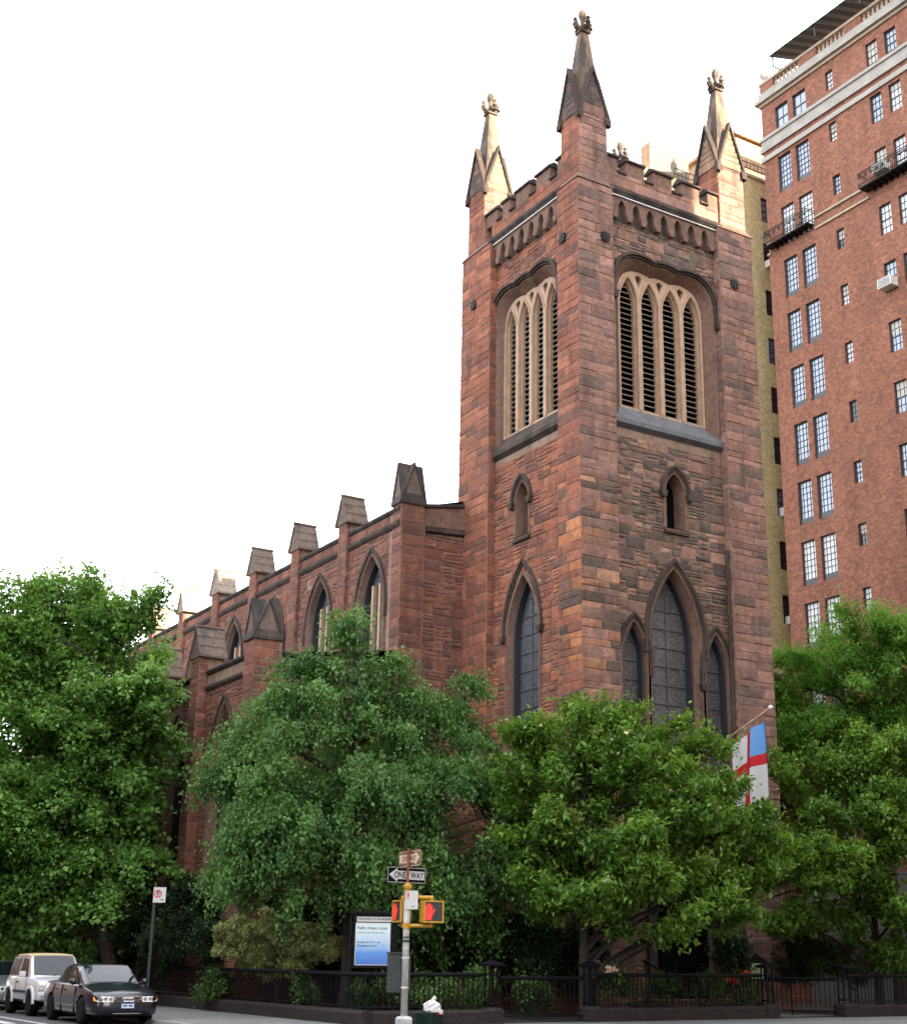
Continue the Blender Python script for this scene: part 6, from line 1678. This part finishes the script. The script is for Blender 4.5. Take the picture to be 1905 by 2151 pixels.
def cabin(parent, tab, mat, glass, side_wins, ws, rw, belt_in=0.97, roof_mat=None):
    """greenhouse: tab rows (y, half_belt, z_belt, half_roof, z_roof)"""
    ys = []
    for a, b in zip(tab, tab[1:]):
        for k in range(4): ys.append(a[0] + (b[0] - a[0]) * k / 4)
    ys.append(tab[-1][0])
    rings = []
    for y in ys:
        hb, zb, hr, zr = lerp_tab(tab, y)
        half = [(hb, zb - 0.05), (hb + (hr - hb) * 0.5, zb + (zr - 0.06 - zb) * 0.52), (hr, zr - 0.055), (hr * 0.93, zr - 0.018), (hr * 0.5, zr - 0.003), (0, zr)]
        rings.append([(x, y, z) for x, z in half] + [(-x, y, z) for x, z in half[:-1][::-1]])
    o = MB(); o.loft(rings); r = o.build('cabin', mat, parent, True)
    em = r.modifiers.new('edge', 'EDGE_SPLIT'); em.split_angle = R(30)
    def side(y, t, s, off):
        hb, zb, hr, zr = lerp_tab(tab, y)
        if t < 0.52: x = hb + (hr - hb) * 0.5 * t / 0.52; 
        else: x = hb + (hr - hb) * (0.5 + 0.5 * (t - 0.52) / 0.48)
        z = zb + (zr - 0.06 - zb) * t
        return (s * (x + off), y, z + off * 0.3)
    for s in (-1, 1):
        for (pts, gm) in side_wins:                                  # pts: list of (y,t)
            m_ = MB(); m_.add([side(y, t, s, 0.010) for y, t in pts], [tuple(range(len(pts)))]); m_.build('side_window', M[gm], parent)
    def top(y, u, off):
        hb, zb, hr, zr = lerp_tab(tab, y)
        e = 0.055 if abs(u) > 0.9 else 0.0
        return (hr * u * 0.97, y, zr - 0.018 * (abs(u) / 0.93) ** 2.5 + off)
    for nm, (ya, yb) in (('windscreen', ws), ('rear_window', rw)):
        m_ = MB(); n = 8; rows = []
        for k in range(n + 1):
            y = ya + (yb - ya) * k / n
            rows.append([top(y, u, 0.012) for u in (-0.92, -0.7, -0.4, 0, 0.4, 0.7, 0.92)])
        m_.loft(rows, closed=False); m_.build(nm, M[glass], parent, True)
    return r

def box_round(parent, name, mat, x0, x1, y0, y1, z0, z1, bw=0.012):
    o = MB().box(x0, x1, y0, y1, z0, z1).build(name, mat, parent); bevel(o, bw, 2); return o

def sedan(loc, rz, label, matk, rings=True, group=None):
    c = empty('parked_car', loc, rz, label, 'car', group)
    wh = [(0.78, 1.33), (-0.78, 1.33), (0.78, -1.32), (-0.78, -1.32)]; wr = 0.318
    tab = [(-2.30, 0.66, 0.40, 0.72, 0.74), (-2.25, 0.80, 0.28, 0.86, 0.89), (-2.05, 0.865, 0.23, 0.95, 0.99), (-1.6, 0.885, 0.20, 0.955, 1.01), (-0.8, 0.888, 0.19, 0.94, 0.99), (0.4, 0.888, 0.19, 0.925, 0.98), (0.95, 0.886, 0.19, 0.91, 0.985), (1.35, 0.88, 0.20, 0.865, 0.935), (1.75, 0.865, 0.20, 0.80, 0.865), (2.0, 0.83, 0.20, 0.745, 0.80), (2.14, 0.78, 0.21, 0.69, 0.735), (2.23, 0.69, 0.24, 0.62, 0.655), (2.27, 0.60, 0.30, 0.56, 0.575)]
    car_body('car_body', tab, wh, wr, c, M[matk])
    ctab = [(-1.78, 0.70, 0.955, 0.62, 1.0), (-1.35, 0.77, 0.95, 0.64, 1.20), (-0.95, 0.79, 0.945, 0.635, 1.365), (-0.45, 0.80, 0.94, 0.635, 1.425), (0.0, 0.80, 0.935, 0.635, 1.42), (0.30, 0.79, 0.93, 0.64, 1.375), (0.75, 0.765, 0.925, 0.665, 1.135), (1.05, 0.72, 0.92, 0.69, 0.965)]
    cabin(c, ctab, M[matk], 'car_glass', [([(0.62, 0.05), (0.12, 0.92), (-0.36, 0.95), (-0.36, 0.05)], 'tint_glass'), ([(-0.43, 0.05), (-0.43, 0.95), (-0.86, 0.92), (-1.15, 0.55), (-1.2, 0.06)], 'tint_glass')], (1.02, 0.30), (-1.72, -0.98))
    for x, y in wh: make_wheel(c, x, y, wr, 0.215, 1 if x > 0 else -1, 7)
    MB().box(-0.7, 0.7, -2.1, 2.1, 0.17, 0.22).build('underbody', M['belly'], c)
    # front: grille, lamps, plate, intakes
    zf = lambda y: y
    def frontbar(name, mat, x0, x1, z0, z1, yb, d=0.05, curve=0.12):
        m_ = MB(); n = 8; rows = []
        for k in range(n + 1):
            x = x0 + (x1 - x0) * k / n; y = yb - curve * (x / 0.8) ** 2
            rows.append([(x, y, z0), (x, y + d, z0), (x, y + d, z1), (x, y, z1)])
        m_.loft(rows); return m_.build(name, mat, c)
    gr = frontbar('grille', M['plastic'], -0.30, 0.30, 0.535, 0.655, 2.19, 0.07, 0.1)
    m_ = MB(); P = lambda u, v, w: (u, 2.265 + w - 0.10 * (u / 0.8) ** 2, v)
    band(m_, P, [(-0.30, 0.535), (0.30, 0.535), (0.315, 0.655), (-0.315, 0.655)], [(-0.325, 0.512), (0.325, 0.512), (0.345, 0.678), (-0.345, 0.678)], -0.06, 0.012, closed=True); m_.build('grille_surround', M['chrome'], gr)
    m_ = MB()
    for k in range(4):
        z = 0.557 + 0.025 * k; m_.box(-0.29, 0.29, 2.26, 2.272, z - 0.003, z + 0.003)
    m_.build('grille_bar', M['chrome'], gr)
    if rings:
        m_ = MB()
        for k in range(4):
            cx_ = -0.0975 + 0.065 * k
            m_.tube([(cx_ + 0.043 * math.cos(2 * math.pi * i / 20), 2.285, 0.598 + 0.043 * math.sin(2 * math.pi * i / 20)) for i in range(21)], 0.0085, 6)
        m_.build('badge_rings', M['chrome'], gr)
    for s in (-1, 1):
        m_ = MB(); pts = [(s * 0.36, 2.285, 0.545), (s * 0.36, 2.235, 0.665), (s * 0.60, 2.22, 0.675), (s * 0.735, 2.12, 0.668), (s * 0.745, 2.18, 0.555), (s * 0.60, 2.275, 0.545)]
        m_.add(pts + [(x, y - 0.16, z) for x, y, z in pts], [(0, 1, 2, 5), (5, 2, 3, 4), (1, 0, 6, 7), (2, 1, 7, 8), (3, 2, 8, 9), (4, 3, 9, 10), (5, 4, 10, 11), (0, 5, 11, 6)])
        h = m_.build('headlight', M['lamp_glass'], c)
        m_ = MB()
        for (hx, hy) in ((0.43, 2.268), (0.56, 2.255)): m_.lathe([(0.05, 0.0), (0.045, 0.012), (0.0, 0.014)], 14, (s * hx, hy, 0.612), 'y')
        m_.build('lamp_bowl', M['chrome'], h)
        m_ = MB(); pts = [(s * 0.742, 2.18, 0.56), (s * 0.737, 2.12, 0.666), (s * 0.80, 2.04, 0.66), (s * 0.81, 2.10, 0.57)]
        m_.add(pts + [(x * 0.94, y - 0.1, z) for x, y, z in pts], [(0, 1, 2, 3), (1, 0, 4, 5), (2, 1, 5, 6), (3, 2, 6, 7), (0, 3, 7, 4)]); m_.build('indicator', M['amber'], h)
        m_ = MB(); m_.lathe([(0.05, 0.0), (0.04, 0.015), (0.0, 0.02)], 12, (s * 0.60, 2.20, 0.335), 'y'); m_.build('fog_lamp', M['chrome'], c)
        mr = MB(); mr.lathe([(0.01, 0), (0.07, 0.015), (0.085, 0.06), (0.07, 0.12), (0.02, 0.15)], 10, (s * 0.93, 0.62, 0.99), 'y'); mr.box(s * 0.84 - 0.05, s * 0.84 + 0.05, 0.66, 0.72, 0.955, 0.985); mr.build('wing_mirror', M[matk], c, True)
        for (ya, yb) in ((0.75, 0.745), (-0.395, -0.40), (-1.18, -1.185)):
            MB().loft([[(s * (0.893 if z < 0.8 else 0.868), ya, z), (s * (0.893 if z < 0.8 else 0.868), ya - 0.008, z), (s * 0.86, ya - 0.008, z), (s * 0.86, ya, z)] for z in (0.26, 0.5, 0.78, 0.91)]).build('door_seam', M['plastic'], c)
        for y in (-0.18, -0.95):
            MB().box(s * 0.89 - 0.02, s * 0.89 + 0.02, y - 0.09, y + 0.09, 0.775, 0.80).build('door_handle', M[matk], c)
        MB().box(s * 0.892 - 0.006, s * 0.892 + 0.006, -0.95, 0.95, 0.47, 0.51).build('side_moulding', M[matk], c)
        m_ = MB(); m_.box(s * 0.50, s * 0.80, -2.29, -2.2, 0.68, 0.83); m_.build('tail_light', M['red_lens'], c)
    frontbar('lower_intake', M['plastic'], -0.34, 0.34, 0.285, 0.395, 2.235, 0.03, 0.1)
    frontbar('intake_trim', M['chrome'], -0.36, 0.36, 0.27, 0.284, 2.24, 0.035, 0.1)
    for s in (-1, 1): MB().box(min(s * 0.42, s * 0.72), max(s * 0.42, s * 0.72), 2.1, 2.2, 0.29, 0.385).build('side_intake', M['plastic'], c)
    frontbar('bumper_lip', M['plastic'], -0.62, 0.62, 0.475, 0.485, 2.235, 0.035, 0.14)
    pl = MB().box(-0.155, 0.155, 2.27, 2.295, 0.405, 0.52).build('number_plate', M['plate'], c)
    MB().box(-0.15, 0.15, 2.294, 2.299, 0.495, 0.517).box(-0.12, -0.02, 2.294, 2.299, 0.435, 0.475).box(0.02, 0.12, 2.294, 2.299, 0.435, 0.475).build('plate_print', M['plate_blue'], pl)
    m_ = MB(); m_.tube([(-0.45, 0.99, 0.99), (0.1, 0.98, 1.005)], 0.008, 4); m_.tube([(0.0, 1.0, 0.99), (0.5, 0.96, 1.0)], 0.008, 4); m_.build('wiper', M['plastic'], c)
    return c

def suv(loc, rz, label):
    c = empty('parked_car', loc, rz, label, 'car', 'cars parked along the side street')
    wh = [(0.70, 1.10), (-0.70, 1.10), (0.70, -1.10), (-0.70, -1.10)]; wr = 0.335
    tab = [(-1.72, 0.72, 0.46, 0.90, 0.91), (-1.66, 0.78, 0.38, 1.0, 1.02), (-1.2, 0.80, 0.36, 1.02, 1.04), (0.0, 0.80, 0.35, 1.02, 1.05), (0.55, 0.80, 0.35, 1.01, 1.05), (0.9, 0.80, 0.36, 0.985, 1.03), (1.4, 0.795, 0.38, 0.955, 0.995), (1.66, 0.78, 0.38, 0.92, 0.955), (1.76, 0.74, 0.40, 0.84, 0.86), (1.80, 0.70, 0.42, 0.66, 0.67)]
    car_body('car_body', tab, wh, wr, c, M['suv_white'], 1.2)
    ctab = [(-1.62, 0.72, 1.0, 0.66, 1.32), (-1.50, 0.745, 1.0, 0.63, 1.58), (-1.2, 0.75, 1.0, 0.625, 1.62), (-0.4, 0.755, 1.0, 0.62, 1.64), (0.05, 0.755, 1.0, 0.62, 1.625), (0.22, 0.75, 1.0, 0.625, 1.58), (0.50, 0.735, 1.0, 0.67, 1.28), (0.72, 0.72, 1.0, 0.70, 1.04)]
    cabin(c, ctab, M['suv_white'], 'car_glass', [([(0.50, 0.06), (0.14, 0.9), (-0.42, 0.93), (-0.42, 0.06)], 'tint_glass'), ([(-0.56, 0.1), (-0.56, 0.92), (-1.40, 0.9), (-1.45, 0.1)], 'tint_glass')], (0.69, 0.22), (-1.61, -1.50))
    # tan hard roof
    rows = []
    for y in (-1.52, -1.2, -0.4, 0.05, 0.2):
        hb, zb, hr, zr = lerp_tab(ctab, y)
        half = [(hr + 0.012, zr - 0.075), (hr + 0.01, zr - 0.04), (hr * 0.93, zr + 0.0), (hr * 0.5, zr + 0.018), (0, zr + 0.02)]
        rows.append([(x, y, z) for x, z in half] + [(-x, y, z) for x, z in half[:-1][::-1]])
    MB().loft(rows).build('roof', M['tan_roof'], c, True)
    for x, y in wh: make_wheel(c, x, y, wr, 0.225, 1 if x > 0 else -1, 5)
    for x, y in wh:                                                 # flared arches
        s = 1 if x > 0 else -1
        rings = []
        for k in range(13):
            a = math.pi * k / 12; r0, r1 = wr * 1.19, wr * 1.38
            rings.append([(s * 0.79, y + r0 * math.cos(a), wr + r0 * math.sin(a)), (s * 0.845, y + r0 * math.cos(a), wr + r0 * math.sin(a)), (s * 0.83, y + r1 * math.cos(a), wr + r1 * math.sin(a)), (s * 0.78, y + r1 * math.cos(a), wr + r1 * math.sin(a))])
        MB().loft(rings).build('wheel_arch', M['suv_white'], c)
    MB().box(-0.62, 0.62, -1.6, 1.6, 0.28, 0.38).build('underbody', M['belly'], c)
    box_round(c, 'front_bumper', M['suv_white'], -0.78, 0.78, 1.70, 1.88, 0.42, 0.64, 0.05)
    MB().box(-0.70, 0.70, 1.875, 1.885, 0.52, 0.535).build('bumper_groove', M['plastic'], c)
    box_round(c, 'grille', M['suv_white'], -0.38, 0.38, 1.78, 1.83, 0.70, 0.83, 0.01)
    MB().box(-0.36, 0.36, 1.828, 1.836, 0.72, 0.74).box(-0.36, 0.36, 1.828, 1.836, 0.76, 0.78).box(-0.36, 0.36, 1.828, 1.836, 0.80, 0.815).build('grille_slot', M['plastic'], c)
    for s in (-1, 1):
        h = box_round(c, 'headlight', M['lamp_glass'], min(s * 0.42, s * 0.74), max(s * 0.42, s * 0.74), 1.74, 1.825, 0.69, 0.835, 0.012)
        MB().box(min(s * 0.515, s * 0.53), max(s * 0.515, s * 0.53), 1.824, 1.83, 0.695, 0.83).build('lamp_divider', M['chrome'], h)
        MB().box(s * 0.80 - 0.02, s * 0.80 + 0.02, -0.7, 0.72, 0.60, 0.66).build('side_moulding', M['plastic'], c)
        mr = box_round(c, 'wing_mirror', M['suv_white'], min(s * 0.80, s * 0.98), max(s * 0.80, s * 0.98), 0.42, 0.52, 1.02, 1.17, 0.03)
        for ya in (0.62, -0.5):
            MB().box(s * 0.802 - 0.004, s * 0.802 + 0.004, ya - 0.005, ya + 0.005, 0.42, 0.98).build('door_seam', M['plastic'], c)
        MB().box(s * 0.805 - 0.015, s * 0.805 + 0.015, -0.42, -0.26, 0.86, 0.89).build('door_handle', M['plastic'], c)
        MB().box(s * 0.80 - 0.01, s * 0.80 + 0.01, 0.82, 0.90, 0.80, 0.83).build('side_marker', M['amber'], c)
    MB().tube([(-0.70, 0.62, 1.02), (-0.72, 0.35, 1.75)], 0.006, 4).build('aerial', M['plastic'], c)
    m_ = MB(); m_.tube([(-0.45, 0.71, 1.06), (0.1, 0.70, 1.075)], 0.008, 4); m_.tube([(0.0, 0.71, 1.06), (0.5, 0.68, 1.075)], 0.008, 4); m_.build('wiper', M['plastic'], c)
    return c
sedan((-12.96, 3.48, ZR), math.pi, 'dark blue parked sedan with four-ring grille nearest the corner', 'navy', True, 'cars parked along the side street')
suv((-12.98, 8.22, ZR), math.pi, 'small white two-door off-roader with tan roof parked behind the sedan')
sedan((-12.96, 13.45, ZR), math.pi, 'third parked car cut off by the left picture edge', 'silver', False, 'cars parked along the side street')
